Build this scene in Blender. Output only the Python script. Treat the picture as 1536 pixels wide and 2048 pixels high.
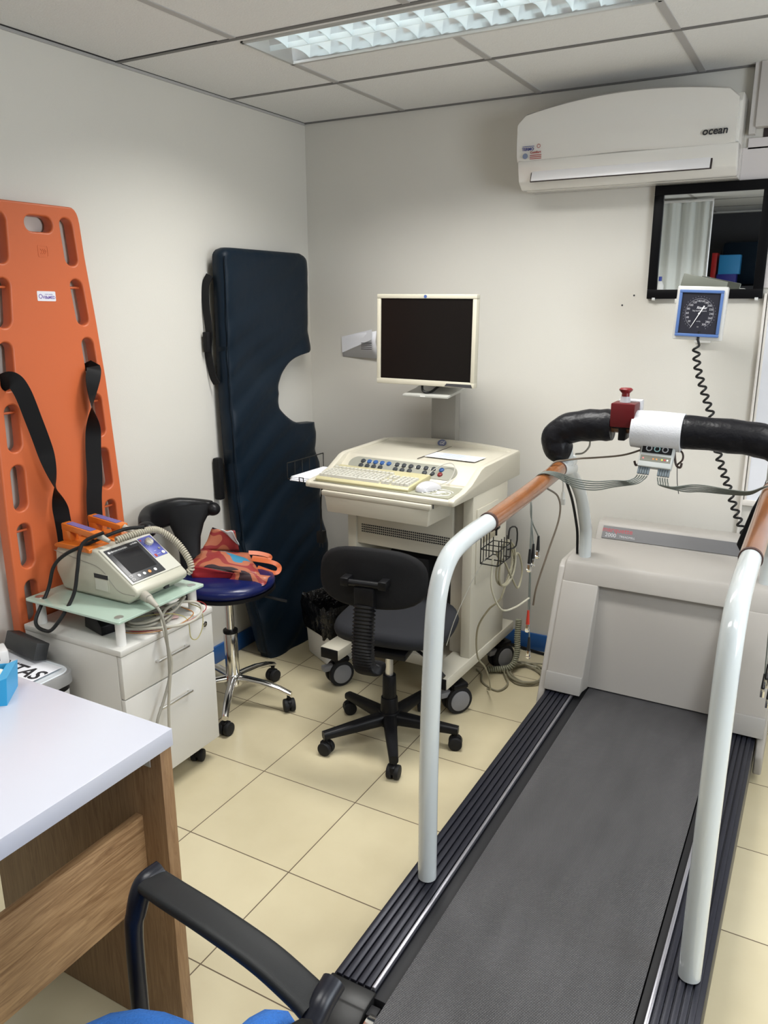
import bpy, bmesh, math, random
from mathutils import Vector, Matrix, geometry
for o in list(bpy.data.objects): bpy.data.objects.remove(o, do_unlink=True)
S = bpy.context.scene; C = S.collection
random.seed(7); PI = math.pi
V = Vector
# ---------------------------------------------------------------- camera
cam = bpy.data.objects.new('camera', bpy.data.cameras.new('camera')); C.objects.link(cam)
cam.data.sensor_fit = 'VERTICAL'; cam.data.sensor_height = 36; cam.data.lens = 27.81
cam.data.clip_start = 0.02
_yaw, _pit, _rol = 0.5091, 0.2640, -0.0038
f0 = V((-math.sin(_yaw), math.cos(_yaw), 0)); r0 = V((math.cos(_yaw), math.sin(_yaw), 0)); u0 = V((0, 0, 1))
fw = f0*math.cos(_pit) - u0*math.sin(_pit); uu = u0*math.cos(_pit) + f0*math.sin(_pit)
rr = r0*math.cos(_rol) + uu*math.sin(_rol); up = uu*math.cos(_rol) - r0*math.sin(_rol)
cam.matrix_world = Matrix(((rr.x, up.x, -fw.x, 2.2352), (rr.y, up.y, -fw.y, -3.2746), (rr.z, up.z, -fw.z, 1.5683), (0, 0, 0, 1)))
S.camera = cam
# ---------------------------------------------------------------- exposure, world, daylight
S.view_settings.view_transform = 'Standard'; S.view_settings.look = 'None'
S.view_settings.exposure = 0.62; S.view_settings.gamma = 1; S.view_settings.use_curve_mapping = False
w = bpy.data.worlds.new('world'); S.world = w; w.use_nodes = True
w.node_tree.nodes['Background'].inputs[0].default_value = (0.75, 0.85, 1, 1)
w.node_tree.nodes['Background'].inputs[1].default_value = 0.6
LAMP_MAIN = 15.0      # W, louvre lamp in view
LAMP_NEAR = 7.0      # W, each of the other louvre lamps
WINDOW_W = 42.0       # W, daylight through the window on the right
H = 2.34

# ---------------------------------------------------------------- materials
MATS = {}
def mat(name, col, rough=0.5, metal=0.0, emit=0, bump=None, var=None, alpha=None, coat=0, trans=0, spec=0.5):
    if name in MATS: return MATS[name]
    m = bpy.data.materials.new(name); m.use_nodes = True; n = m.node_tree; b = n.nodes['Principled BSDF']
    b.inputs['Base Color'].default_value = (*col, 1); b.inputs['Roughness'].default_value = rough
    b.inputs['Metallic'].default_value = metal; b.inputs['Specular IOR Level'].default_value = spec
    if emit: b.inputs['Emission Color'].default_value = (*col, 1); b.inputs['Emission Strength'].default_value = emit
    if coat: b.inputs['Coat Weight'].default_value = coat; b.inputs['Coat Roughness'].default_value = 0.1
    if trans: b.inputs['Transmission Weight'].default_value = trans
    if bump or var:
        tc = n.nodes.new('ShaderNodeTexCoord')
    if var:                       # (scale, amount)
        no = n.nodes.new('ShaderNodeTexNoise'); no.inputs['Scale'].default_value = var[0]; no.inputs['Detail'].default_value = 4
        n.links.new(tc.outputs['Object'], no.inputs['Vector'])
        mx = n.nodes.new('ShaderNodeMix'); mx.data_type = 'RGBA'
        mx.inputs[6].default_value = (*[c*(1-var[1]) for c in col], 1); mx.inputs[7].default_value = (*[min(1, c*(1+var[1])) for c in col], 1)
        n.links.new(no.outputs[0], mx.inputs[0]); n.links.new(mx.outputs[2], b.inputs['Base Color'])
    if bump:                      # (scale, strength, distance)
        no = n.nodes.new('ShaderNodeTexNoise'); no.inputs['Scale'].default_value = bump[0]; no.inputs['Detail'].default_value = 3
        n.links.new(tc.outputs['Object'], no.inputs['Vector'])
        bp = n.nodes.new('ShaderNodeBump'); bp.inputs['Strength'].default_value = bump[1]; bp.inputs['Distance'].default_value = bump[2]
        n.links.new(no.outputs[0], bp.inputs['Height']); n.links.new(bp.outputs[0], b.inputs['Normal'])
    MATS[name] = m; return m
def nodes(m): return m.node_tree.nodes, m.node_tree.links, m.node_tree.nodes['Principled BSDF']

# ---------------------------------------------------------------- mesh helpers
class MB:
    """collects shapes in world coordinates (or in frame M) into one bmesh"""
    def __init__(s, M=None): s.b = bmesh.new(); s.M = M or Matrix()
    def add(s, o):
        me = bpy.data.meshes.new('t'); o.to_mesh(me); o.free(); s.b.from_mesh(me); bpy.data.meshes.remove(me); return s
    def mesh(s, me, M=None):
        if M is not None: me.transform(M)
        s.b.from_mesh(me); bpy.data.meshes.remove(me); return s
    def box(s, x0, x1, y0, y1, z0, z1, bev=0, seg=2, R=None, taper=None):
        t = bmesh.new(); bmesh.ops.create_cube(t, size=1)
        c = V(((x0+x1)/2, (y0+y1)/2, (z0+z1)/2)); d = V((abs(x1-x0), abs(y1-y0), abs(z1-z0)))
        for v in t.verts:
            k = 1
            if taper and v.co.z < 0: k = taper
            v.co = V((v.co.x*d.x*k, v.co.y*d.y*k, v.co.z*d.z))
        if bev: bmesh.ops.bevel(t, geom=t.edges[:], offset=min(bev, min(d)*0.49), segments=seg, profile=0.5, affect='EDGES')
        M = Matrix.Translation(c) @ (R.to_4x4() if R else Matrix())
        t.transform(M); return s.add(t)
    def cyl(s, p0, p1, r0, r1=None, n=24, bev=0):
        p0 = V(p0); p1 = V(p1); r1 = r0 if r1 is None else r1
        t = bmesh.new(); L = (p1-p0).length
        bmesh.ops.create_cone(t, cap_ends=True, segments=n, radius1=r0, radius2=r1, depth=L)
        if bev:
            e = [e for e in t.edges if abs(e.verts[0].co.z-e.verts[1].co.z) < 1e-6]
            bmesh.ops.bevel(t, geom=e, offset=bev, segments=2, profile=0.5, affect='EDGES')
        q = V((0, 0, 1)).rotation_difference((p1-p0).normalized())
        t.transform(Matrix.Translation((p0+p1)/2) @ q.to_matrix().to_4x4()); return s.add(t)
    def sph(s, c, r, sc=(1, 1, 1), n=20, R=None):
        t = bmesh.new(); bmesh.ops.create_uvsphere(t, u_segments=n, v_segments=max(6, n//2), radius=r)
        t.transform(Matrix.Translation(c) @ (R.to_4x4() if R else Matrix()) @ Matrix.Diagonal((*sc, 1))); return s.add(t)
    def tube(s, pts, r, n=12, smooth=8, cap=True, flat=None, twist=None):
        """round tube through points; r a number or list; flat=(width, thick, normal) makes a strap"""
        P = spline(pts, smooth) if smooth else [V(p) for p in pts]
        N = len(P); t = bmesh.new()
        if isinstance(r, (list, tuple)):
            rs = [];  K = len(r)-1
            for i in range(N):
                a = i/(N-1)*K; j = min(int(a), K-1); rs.append(r[j]*(1-a+j)+r[j+1]*(a-j))
        else: rs = [r]*N
        T = [(P[min(i+1, N-1)]-P[max(i-1, 0)]).normalized() for i in range(N)]
        u = T[0].orthogonal().normalized(); rings = []
        for i in range(N):
            if flat:
                nn = V(flat[2]) if not twist else twist(i/(N-1)); w_ = T[i].cross(nn).normalized(); nn = w_.cross(T[i])
                a, b = flat[0]/2, flat[1]/2
                ring = [P[i]+w_*a*x+nn*b*y for x, y in ((-1, -1), (1, -1), (1, 1), (-1, 1))]
            else:
                u = (u-T[i]*u.dot(T[i])).normalized(); v = T[i].cross(u)
                ring = [P[i]+(u*math.cos(2*PI*k/n)+v*math.sin(2*PI*k/n))*rs[i] for k in range(n)]
            rings.append([t.verts.new(p) for p in ring])
        m = len(rings[0])
        for i in range(N-1):
            for k in range(m): t.faces.new((rings[i][k], rings[i][(k+1) % m], rings[i+1][(k+1) % m], rings[i+1][k]))
        if cap: t.faces.new(rings[0][::-1]); t.faces.new(rings[-1])
        return s.add(t)
    def loft(s, rings, close=True, cap=True):
        t = bmesh.new(); R = [[t.verts.new(p) for p in r] for r in rings]; m = len(R[0])
        for i in range(len(R)-1):
            for k in range(m if close else m-1): t.faces.new((R[i][k], R[i][(k+1) % m], R[i+1][(k+1) % m], R[i+1][k]))
        if cap and close: t.faces.new(R[0][::-1]); t.faces.new(R[-1])
        return s.add(t)
    def lathe(s, prof, c=(0, 0, 0), n=28, M=None):
        """prof: (r, z) list"""
        t = bmesh.new(); R = []
        for r, z in prof: R.append([t.verts.new((max(r, 1e-4)*math.cos(2*PI*k/n), max(r, 1e-4)*math.sin(2*PI*k/n), z)) for k in range(n)])
        for i in range(len(R)-1):
            for k in range(n): t.faces.new((R[i][k], R[i][(k+1) % n], R[i+1][(k+1) % n], R[i+1][k]))
        t.faces.new(R[0][::-1]); t.faces.new(R[-1])
        t.transform(Matrix.Translation(c) @ (M or Matrix())); return s.add(t)
    def prism(s, poly, a0, a1, ax='x', bev=0, seg=2):
        """poly in the plane across ax; (y,z) for x, (x,z) for y, (x,y) for z"""
        t = bmesh.new()
        f = {'x': lambda p, a: (a, p[0], p[1]), 'y': lambda p, a: (p[0], a, p[1]), 'z': lambda p, a: (p[0], p[1], a)}[ax]
        A = [t.verts.new(f(p, a0)) for p in poly]; Bv = [t.verts.new(f(p, a1)) for p in poly]; m = len(poly)
        t.faces.new(A); t.faces.new(Bv[::-1])
        for k in range(m): t.faces.new((A[k], Bv[k], Bv[(k+1) % m], A[(k+1) % m]))
        bmesh.ops.recalc_face_normals(t, faces=t.faces[:])
        if bev: bmesh.ops.bevel(t, geom=t.edges[:], offset=bev, segments=seg, profile=0.5, affect='EDGES')
        return s.add(t)
    def quad(s, *p):
        t = bmesh.new(); t.faces.new([t.verts.new(q) for q in p]); return s.add(t)
def spline(pts, k=8):
    P = [V(p) for p in pts]
    if len(P) < 3: return [P[0].lerp(P[-1], i/k) for i in range(k+1)]
    Q = [P[0]*2-P[1]] + P + [P[-1]*2-P[-2]]; out = []
    for i in range(1, len(Q)-2):
        for j in range(k):
            t = j/k; a, b, c, d = Q[i-1], Q[i], Q[i+1], Q[i+2]
            out.append(0.5*((2*b)+(-a+c)*t+(2*a-5*b+4*c-d)*t*t+(-a+3*b-3*c+d)*t**3))
    out.append(P[-1]); return out
def curve2d(loops, depth, bev=0, res=2):
    """filled flat shape with holes in xy, depth along z (centred), rounded edges"""
    cu = bpy.data.curves.new('c', 'CURVE'); cu.dimensions = '2D'; cu.fill_mode = 'BOTH'
    cu.extrude = depth/2-bev; cu.bevel_depth = bev; cu.bevel_resolution = res
    cu.offset = -bev
    for L in loops:
        sp = cu.splines.new('POLY'); sp.points.add(len(L)-1); sp.use_cyclic_u = True
        for p, q in zip(sp.points, L): p.co = (q[0], q[1], 0, 1)
    o = bpy.data.objects.new('c', cu); C.objects.link(o)
    bpy.context.view_layer.update(); dg = bpy.context.evaluated_depsgraph_get()
    me = bpy.data.meshes.new_from_object(o.evaluated_get(dg)); bpy.data.objects.remove(o); bpy.data.curves.remove(cu)
    me.materials.clear(); return me
def textmesh(txt, size, M, ext=0.0004, shear=0, spacing=1, align='CENTER', bold=0):
    cu = bpy.data.curves.new('t', 'FONT'); cu.body = txt; cu.size = size; cu.extrude = ext; cu.align_x = align; cu.align_y = 'CENTER'
    cu.shear = shear; cu.space_character = spacing; cu.offset = bold; cu.resolution_u = 3
    o = bpy.data.objects.new('t', cu); C.objects.link(o); bpy.context.view_layer.update()
    dg = bpy.context.evaluated_depsgraph_get(); me = bpy.data.meshes.new_from_object(o.evaluated_get(dg))
    bpy.data.objects.remove(o); bpy.data.curves.remove(cu); me.transform(M); me.materials.clear(); return me
def frame(o, x, y):
    """matrix with origin o and axes x, y (z = x cross y)"""
    x = V(x).normalized(); y = V(y); z = x.cross(y).normalized(); y = z.cross(x)
    return Matrix(((x.x, y.x, z.x, o[0]), (x.y, y.y, z.y, o[1]), (x.z, y.z, z.z, o[2]), (0, 0, 0, 1)))
def rrect(x0, x1, y0, y1, r, n=6):
    out = []
    for cx, cy, a in ((x1-r, y1-r, 0), (x0+r, y1-r, 90), (x0+r, y0+r, 180), (x1-r, y0+r, 270)):
        for k in range(n+1):
            t = math.radians(a+90*k/n); out.append((cx+r*math.cos(t), cy+r*math.sin(t)))
    return out

# ---------------------------------------------------------------- scene graph helpers
ORG = {}
def thing(name, label, cat, loc, group=None):
    o = bpy.data.objects.new(name, None); C.objects.link(o); o.location = loc; o.empty_display_size = 0.05
    ORG[o.name] = V(loc); o['label'] = label; o['category'] = cat
    if group: o['group'] = group
    return o
def obj(name, mb, m, parent=None, angle=35, label=None, M=None, smooth=True):
    """links world-space geometry as ONE object whose origin sits at its base"""
    b = mb.b; b.transform(M if M is not None else mb.M)
    bmesh.ops.recalc_face_normals(b, faces=b.faces[:])
    lo = V([min(v.co[i] for v in b.verts) for i in range(3)]); hi = V([max(v.co[i] for v in b.verts) for i in range(3)])
    c = V(((lo.x+hi.x)/2, (lo.y+hi.y)/2, lo.z)); b.transform(Matrix.Translation(-c))
    me = bpy.data.meshes.new(name); b.to_mesh(me); b.free()
    if smooth: me.polygons.foreach_set('use_smooth', [True]*len(me.polygons)); me.set_sharp_from_angle(angle=math.radians(angle))
    me.materials.append(m)
    o = bpy.data.objects.new(name, me); C.objects.link(o); ORG[o.name] = c
    if parent: o.parent = parent; o.location = c-ORG[parent.name]
    else: o.location = c
    if label: o['label'] = label
    return o
def tag(o, label, cat, group=None):
    o['label'] = label; o['category'] = cat
    if group: o['group'] = group
    return o
def struct(name, mb, m, **k):
    o = obj(name, mb, m, **k); o['kind'] = 'structure'; return o
def Rz(a): return Matrix.Rotation(a, 4, 'Z')

# common materials
white_paint = mat('white_lacquer', (0.80, 0.80, 0.78), 0.35)
black_pl = mat('black_plastic', (0.006, 0.006, 0.007), 0.42, spec=.2)
black_rub = mat('black_rubber', (0.012, 0.012, 0.013), 0.6, spec=.25)
chrome = mat('chrome', (0.8, 0.8, 0.8), 0.12, 1)
steel = mat('brushed_steel', (0.72, 0.72, 0.72), 0.38, 1)
cream = mat('cream_plastic', (0.56, 0.53, 0.43), 0.4)
ink = mat('black_print', (0.02, 0.02, 0.025), 0.6)
grey_cable = mat('grey_cable', (0.30, 0.29, 0.25), 0.5)
black_cable = mat('black_cable', (0.010, 0.010, 0.010), 0.45, spec=.25)
paper = mat('white_paper', (0.78, 0.79, 0.84), 0.7)

COIL_PATH = [(1.818, -.30, 1.405), (1.830, -.30, 1.331), (1.863, -.30, 1.237), (1.896, -.30, 1.151), (1.928, -.30, 1.029), (1.968, -.30, .925), (2.011, -.31, .821), (2.047, -.32, .752)]
WOODG = mat('wood_look_grip', (0.20, 0.075, 0.026), .22, coat=.5, var=(14, .45))

# ================================================================ SETTING
wallm = mat('cream_wall_paint', (0.66, 0.64, 0.59), 0.42, bump=(240, 0.25, 0.0012), var=(1.5, 0.02))
XR, YF = 3.7, -5.2
struct('wall_left', MB().box(-0.1, 0, YF, 0.1, 0, 2.5), wallm)
struct('wall_back', MB().box(-0.1, XR+.1, 0, 0.1, 0, 2.5), wallm)
struct('wall_front', MB().box(-0.1, XR+.1, YF-.1, YF, 0, 2.5), wallm)
# right wall with a window opening that lets the daylight in
wr = MB().box(XR, XR+.1, YF, 0.1, 0, 0.95).box(XR, XR+.1, YF, 0.1, 2.1, 2.5).box(XR, XR+.1, YF, -3.0, .95, 2.1).box(XR, XR+.1, -1.2, 0.1, .95, 2.1)
struct('wall_right', wr, wallm)
wf = MB()
for a, b, c, d in ((-3.0, -1.2, .95, 1.0), (-3.0, -1.2, 2.05, 2.1), (-3.0, -2.95, 1.0, 2.05), (-1.25, -1.2, 1.0, 2.05), (-2.12, -2.08, 1.0, 2.05)):
    wf.box(XR+.02, XR+.07, a, b, c, d)
struct('window_1', wf, white_paint)
tile = mat('beige_floor_tile', (0.6, 0.55, 0.4), 0.22)
n, l, b = nodes(tile)
geo = n.new('ShaderNodeNewGeometry'); sep = n.new('ShaderNodeSeparateXYZ'); l.new(geo.outputs['Position'], sep.inputs[0])
def math_(op, a, b_=None):
    q = n.new('ShaderNodeMath'); q.operation = op
    for i, x in enumerate((a, b_)):
        if x is None: continue
        if isinstance(x, (int, float)): q.inputs[i].default_value = x
        else: l.new(x, q.inputs[i])
    return q.outputs[0]
TS, OX, OY = 0.3652, 1.0713, -0.6568
edges = []; cells = []
for ax, off in ((0, OX), (1, OY)):
    t = math_('DIVIDE', math_('SUBTRACT', sep.outputs[ax], off-20*TS), TS)
    fr = math_('FRACT', t); cells.append(math_('FLOOR', t))
    edges.append(math_('ABSOLUTE', math_('SUBTRACT', fr, 0.5)))
em = math_('GREATER_THAN', math_('MAXIMUM', edges[0], edges[1]), 0.5-0.0017/TS)
cmb = n.new('ShaderNodeCombineXYZ'); l.new(cells[0], cmb.inputs[0]); l.new(cells[1], cmb.inputs[1])
wn = n.new('ShaderNodeTexWhiteNoise'); wn.noise_dimensions = '3D'; l.new(cmb.outputs[0], wn.inputs[0])
no = n.new('ShaderNodeTexNoise'); no.inputs['Scale'].default_value = 9; no.inputs['Detail'].default_value = 6; l.new(geo.outputs['Position'], no.inputs['Vector'])
fac = math_('ADD', math_('MULTIPLY', wn.outputs[0], 0.35), math_('MULTIPLY', no.outputs[0], 0.65))
rp = n.new('ShaderNodeMix'); rp.data_type = 'RGBA'; rp.inputs[6].default_value = (0.50, 0.435, 0.285, 1); rp.inputs[7].default_value = (0.61, 0.545, 0.375, 1); l.new(fac, rp.inputs[0])
gm = n.new('ShaderNodeMix'); gm.data_type = 'RGBA'; gm.inputs[7].default_value = (0.10, 0.07, 0.04, 1); l.new(em, gm.inputs[0]); l.new(rp.outputs[2], gm.inputs[6]); l.new(gm.outputs[2], b.inputs['Base Color'])
l.new(math_('ADD', math_('MULTIPLY', em, 0.5), 0.2), b.inputs['Roughness'])
struct('floor', MB().box(-0.1, XR+.1, YF-.1, 0.1, -0.05, 0), tile)
ceilm = mat('mineral_ceiling_tile', (0.76, 0.762, 0.75), 0.85, bump=(150, 0.7, 0.003), var=(60, 0.03))
LY0, LY1, LX0, LX1 = -1.085, -0.805, 0.507, 1.72
LAMPS = [(LX0, LY0), (2.31, LY0), (LX0, LY0-1.8), (2.31, LY0-1.8)]; LL, LW = LX1-LX0, LY1-LY0
holes = [[(x, y), (x+LL, y), (x+LL, y+LW), (x, y+LW)] for x, y in LAMPS]
cb = MB(Matrix.Translation((0, 0, H+.025))); cb.mesh(curve2d([[(-.1, YF-.1), (XR+.1, YF-.1), (XR+.1, .1), (-.1, .1)]]+holes, .05))
struct('ceiling', cb, ceilm, smooth=False)
tb = mat('ceiling_bar_white', (0.42, 0.41, 0.40), 0.5); tbd = mat('ceiling_bar_shaded_slot', (0.10, 0.10, 0.10), 0.6)
t1 = MB()
for k in range(-1, 7):
    x = .51+.6*k if k >= 0 else None
    if x is None: continue
    for ya, yb in ((YF, LY0-1.84), (LY1-1.8, LY0-.04), (LY1, 0)):
        t1.box(x-.012, x+.012, ya, yb, H-.0025, H+.01)
struct('trim_1', t1, tb)
t2 = MB()
for y in (-.525, -1.115, -1.715, -2.315, -2.915, -3.515, -4.115, -4.715): t2.box(0, XR, y-.009, y+.009, H-.003, H+.012)
t2.box(0, XR, -.010, -.001, H-.006, H)
struct('trim_2', t2, mat('dimmed_grey_ceiling_bar', (0.16, 0.155, 0.15), 0.55))  # grey bars, their weaker lighting put into a darker colour
t3 = MB().box(0.0003, .005, YF, 0, H-.011, H-.002)
struct('trim_3', t3, tb)
struct('trim_4', MB().box(0.0003, .012, YF, -1.11, H-.002, H+.002).box(0.0003, .006, -1.11, 0, H-.002, H+.002).box(.0, .45, -1.128, -1.106, H-.0015, H+.002), mat('ceiling_slot_black', (0.02, 0.02, 0.02), .8))
blue = mat('blue_baseboard', (0.02, 0.10, 0.32), 0.4)
struct('baseboard_back', MB().box(0.012, XR, -.012, 0, 0, .08, .002), blue)
struct('baseboard_left', MB().box(0, .012, YF, 0, 0, .08, .002), blue)
# pale boards and pipe trunking beside the air conditioner, cable duct down the wall
pale = mat('pale_pink_board', (0.70, 0.66, 0.66), 0.4)
struct('trim_5', MB().box(1.885, 1.905, -.035, 0, 2.115, H).box(1.905, 2.5, -.045, 0, 2.135, H, .002), mat('trunking_grey', (0.58, 0.55, 0.53), 0.45))
struct('trim_6', MB().box(1.865, 2.5, -.008, 0, 1.6, 2.075).box(1.885, 2.5, -.008, 0, 2.07, 2.105), pale)
struct('trim_7', MB().box(1.93, 2.6, -.0025, 0, 2.105, 2.135), mat('dark_gap', (0.03, 0.02, 0.02), 0.7))
struct('trim_8', MB().box(1.994, 2.003, -.018, 0, .3, 1.58, .002).box(2.006, 2.014, -.01, 0, .8, 1.58, .002), mat('duct_white', (0.72, 0.69, 0.65), 0.4))
wd = MB().box(2.014, 2.9, -.006, 0, .81, 1.58)
struct('window_2', wd, mat('white_window_pane', (0.74, 0.76, 0.82), 0.25))
struct('trim_9', MB().box(2.002, 2.9, -.016, 0, .79, .812, .002), mat('duct_white', (0, 0, 0)))
struct('trim_10', MB().cyl((1.53, -.0015, 1.575), (1.53, 0.001, 1.575), .0035, n=10).cyl((1.487, -.0015, 1.538), (1.487, .001, 1.538), .0035, n=10), ink)
# ================================================================ LAMPS
def louvre_lamp(loc, L, W, watts, label, blades=True):
    x0, y0 = loc; t = thing('ceiling_lamp', label, 'ceiling lamp', (x0+L/2, y0+W/2, H), 'recessed louvre lamps')
    al = mat('lamp_aluminium_frame', (0.62, 0.62, 0.60), 0.3, 0.6)
    refl = mat('mirror_reflector', (0.82, 0.83, 0.84), 0.12, 1)
    f = MB()
    for a in ((x0, x0+L, y0, y0+.012), (x0, x0+L, y0+W-.012, y0+W), (x0, x0+.012, y0, y0+W), (x0+L-.012, x0+L, y0, y0+W)):
        f.box(*a, H-.006, H+.085, .0015)
    obj('frame', f, al, t)
    obj('housing', MB().box(x0, x0+L, y0, y0+W, H+.085, H+.09), white_paint, t)
    r = MB(); rows = [(y0+.014, y0+W/2), (y0+W/2, y0+W-.014)]
    for a, b_ in rows:
        R1, R2 = [], []
        for xx in (x0+.012, x0+L-.012):
            R1.append([V((xx, a+.001+.03*(k/6)**2, H+.004+.072*k/6)) for k in range(7)]); R2.append([V((xx, b_-.001-.03*(k/6)**2, H+.004+.072*k/6)) for k in range(7)])
        r.loft(R1, close=False); r.loft(R2, close=False)
        r.box(x0+.012, x0+L-.012, a+.03, b_-.03, H+.076, H+.078)
    obj('reflector', r, refl, t)
    lv = mat('louvre_blade', (0.66, 0.74, 0.76), 0.30, 0.25)
    nb = 15
    for a, b_ in rows:
        bl = MB(); m = (a+b_)/2
        for k in range(1, nb):
            xx = x0+L*k/nb
            # each blade: two thin cheeks meeting at the bottom edge, spreading upwards, ends dipping lower than the middle
            for sg in (-1, 1):
                rw = []
                for q in range(7):
                    s = q/6; zz = H+.004+.050*s; off = sg*(.0008+.013*s**1.5)
                    rw.append([V((xx+off, a+.0015+(b_-a-.003)*j/8, zz+.010*(1-abs(j/4-1)**2)*(1-s))) for j in range(9)])
                bl.loft(rw, close=False)
        obj('louvre', bl, lv, t)
    obj('spine', MB().prism([(y0+W/2-.006, H+.056), (y0+W/2-.001, H+.003), (y0+W/2+.001, H+.003), (y0+W/2+.006, H+.056)], x0+.012, x0+L-.012, 'x'), lv, t)
    em = mat('lit_fluorescent_tube', (1.0, 0.98, 0.94), 0.4, emit=10)
    for a, b_ in rows:
        m = (a+b_)/2; tu = obj('fluorescent_tube', MB().cyl((x0+.05, m, H+.068), (x0+L-.05, m, H+.068), .007, n=16), em, t)
        obj('tube_cap', MB().cyl((x0+.03, m, H+.068), (x0+.05, m, H+.068), .0075, n=16), steel, tu)
        obj('tube_cap', MB().cyl((x0+L-.05, m, H+.068), (x0+L-.03, m, H+.068), .0075, n=16), steel, tu)
    # the light the tubes throw out between the blades
    la = bpy.data.lights.new('tube_light', 'AREA'); la.shape = 'RECTANGLE'; la.size = L-.06; la.size_y = W-.03; la.energy = watts; la.spread = math.radians(140); la.color = (1, .985, .95)
    lo_ = bpy.data.objects.new('tube_light', la); C.objects.link(lo_); lo_.parent = t; lo_.location = (0, 0, -.0075)
    return t
louvre_lamp(LAMPS[0], LL, LW, LAMP_MAIN, 'recessed ceiling lamp with mirrored louvre in front of the air conditioner')
louvre_lamp(LAMPS[1], LL, LW, LAMP_NEAR, 'recessed louvre lamp to the right of the air conditioner')
louvre_lamp(LAMPS[2], LL, LW, LAMP_NEAR, 'recessed louvre lamp above the desk')
louvre_lamp(LAMPS[3], LL, LW, LAMP_NEAR, 'recessed louvre lamp above and behind the photographer')
ld = bpy.data.lights.new('window_daylight', 'AREA'); ld.shape = 'RECTANGLE'; ld.size = 1.7; ld.size_y = 1.05; ld.energy = WINDOW_W; ld.color = (0.86, 0.93, 1)
lo = bpy.data.objects.new('window_daylight', ld); C.objects.link(lo); lo.location = (XR+.15, -2.1, 1.52); lo.rotation_euler = (0, PI/2, 0)

# ================================================================ AIR CONDITIONER
acw = mat('air_conditioner_white', (0.72, 0.70, 0.66), 0.16, coat=0.5)
t = thing('air_conditioner', 'white wall air conditioner above the black framed mirror', 'air conditioner', (1.49, 0, 1.97))
X0, X1 = 1.095, 1.875
# back body
obj('body', MB().prism([(0, 2.232), (-.13, 2.232), (-.165, 2.20), (-.165, 2.03), (-.10, 1.968), (0, 1.968)], X0+.012, X1-.004, 'x', .004), acw, t)
# front panel with arched top edge: loft over x
rings = []; N = 24
for i in range(N+1):
    s = i/N; x = X0+(X1-.012-X0)*s; zt = 2.222+.040*(1-(2*s-1.0)**2)+.012*s
    ed = min(s, 1-s)*(X1-X0); rd = .022; k = 0 if ed > rd else rd-math.sqrt(max(0, rd*rd-(rd-ed)**2))
    zt -= k; zb = 2.052+.020*(1-(2*s-1)**2)+k*.6
    y = -.195+.004*(2*s-1)**2
    rings.append([V((x, -.150, zt-.004)), V((x, y+.012, zt)), V((x, y+.003, zt-.006)), V((x, y, (zt+zb)/2)), V((x, y+.004, zb+.02)), V((x, y+.014, zb)), V((x, -.150, zb))])
obj('front_panel', MB().loft(rings), acw, t, angle=50)
fl = MB().prism([(-.168, 2.075), (-.186, 2.068), (-.184, 2.045), (-.170, 1.995), (-.135, 1.969), (-.10, 1.969), (-.10, 2.075)], X0+.004, X1-.002, 'x', .006)
obj('lower_body', fl, acw, t)
Mf = frame((1.49, -.1805, 2.018), (1, 0, 0), (0, .017, .05))
fp = MB(Mf).box(-.335, .30, -.026, .026, -.002, .0025, .001)
obj('slot', MB(Mf).box(-.338, .306, -.028, .030, -.004, .0008), mat('dark_gap', (0, 0, 0)), t)
obj('flap', fp, mat('flap_white', (0.74, 0.73, 0.74), 0.2), t)
lg = MB(); lg.mesh(textmesh('ocean', .034, frame((1.797, -.1965, 2.108), (1, 0, 0), (0, 0, 1)), shear=.15, bold=.0008)); obj('brand_mark', lg, ink, t)
st = MB(); st.mesh(textmesh('TERMO', .014, frame((1.142, -.197, 2.105), (1, 0, 0), (0, 0, 1)), bold=.0004)); st.box(1.12, 1.166, -.197, -.1965, 2.114, 2.116)
sk = obj('sticker', st, mat('navy_print', (0.02, 0.03, 0.20), .5), t)
st = MB(); st.mesh(textmesh('Comfort', .012, frame((1.172, -.197, 2.093), (1, 0, 0), (0, 0, 1)), bold=.0003))
for k in range(3): st.box(1.150, 1.195, -.197, -.1965, 2.082-.006*k, 2.0845-.006*k)
for k in range(12):
    a = k*PI/6; st.cyl((1.183+.006*math.cos(a), -.197, 2.114+.006*math.sin(a)), (1.183+.006*math.cos(a), -.1965, 2.114+.006*math.sin(a)), .0015, n=6)
obj('sticker_print', st, mat('red_print', (0.35, 0.03, 0.03), .5), sk)
st = MB().lathe([(.0, 0), (.010, 0), (.010, .0005), (0, .0005)], (1.132, -.1965, 2.082), M=Matrix.Rotation(PI/2, 4, 'X'))
obj('sticker_emblem', st, mat('grey_blue_print', (0.2, 0.24, 0.35), .5), sk)

# ================================================================ MIRROR
t = thing('wall_mirror', 'black framed square mirror on the back wall under the air conditioner', 'mirror', (1.78, 0, 1.565))
mx0, mx1, mz0, mz1 = 1.582, 1.988, 1.562, 1.968
f = MB(); w_ = .034
for a in ((mx0, mx1, mz0, mz0+w_), (mx0, mx1, mz1-w_, mz1), (mx0, mx0+w_, mz0+w_, mz1-w_), (mx1-w_, mx1, mz0+w_, mz1-w_)):
    f.box(a[0], a[1], -.022, -.001, a[2], a[3], .0012)
obj('frame', f, mat('matt_black_frame', (0.004, 0.004, 0.005), 0.4, spec=.12), t)
obj('mirror_glass', MB().box(mx0+w_-.002, mx1-w_+.002, -.014, -.004, mz0+w_-.002, mz1-w_+.002), mat('mirror_silver', (0.85, 0.87, 0.87), 0.01, 1), t)
for x in (mx0+.02, mx1-.025): obj('clip', MB().box(x, x+.012, -.024, -.001, mz0-.006, mz0+.004, .001), mat('clear_clip', (0.7, 0.72, 0.72), .15), t)

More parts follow.
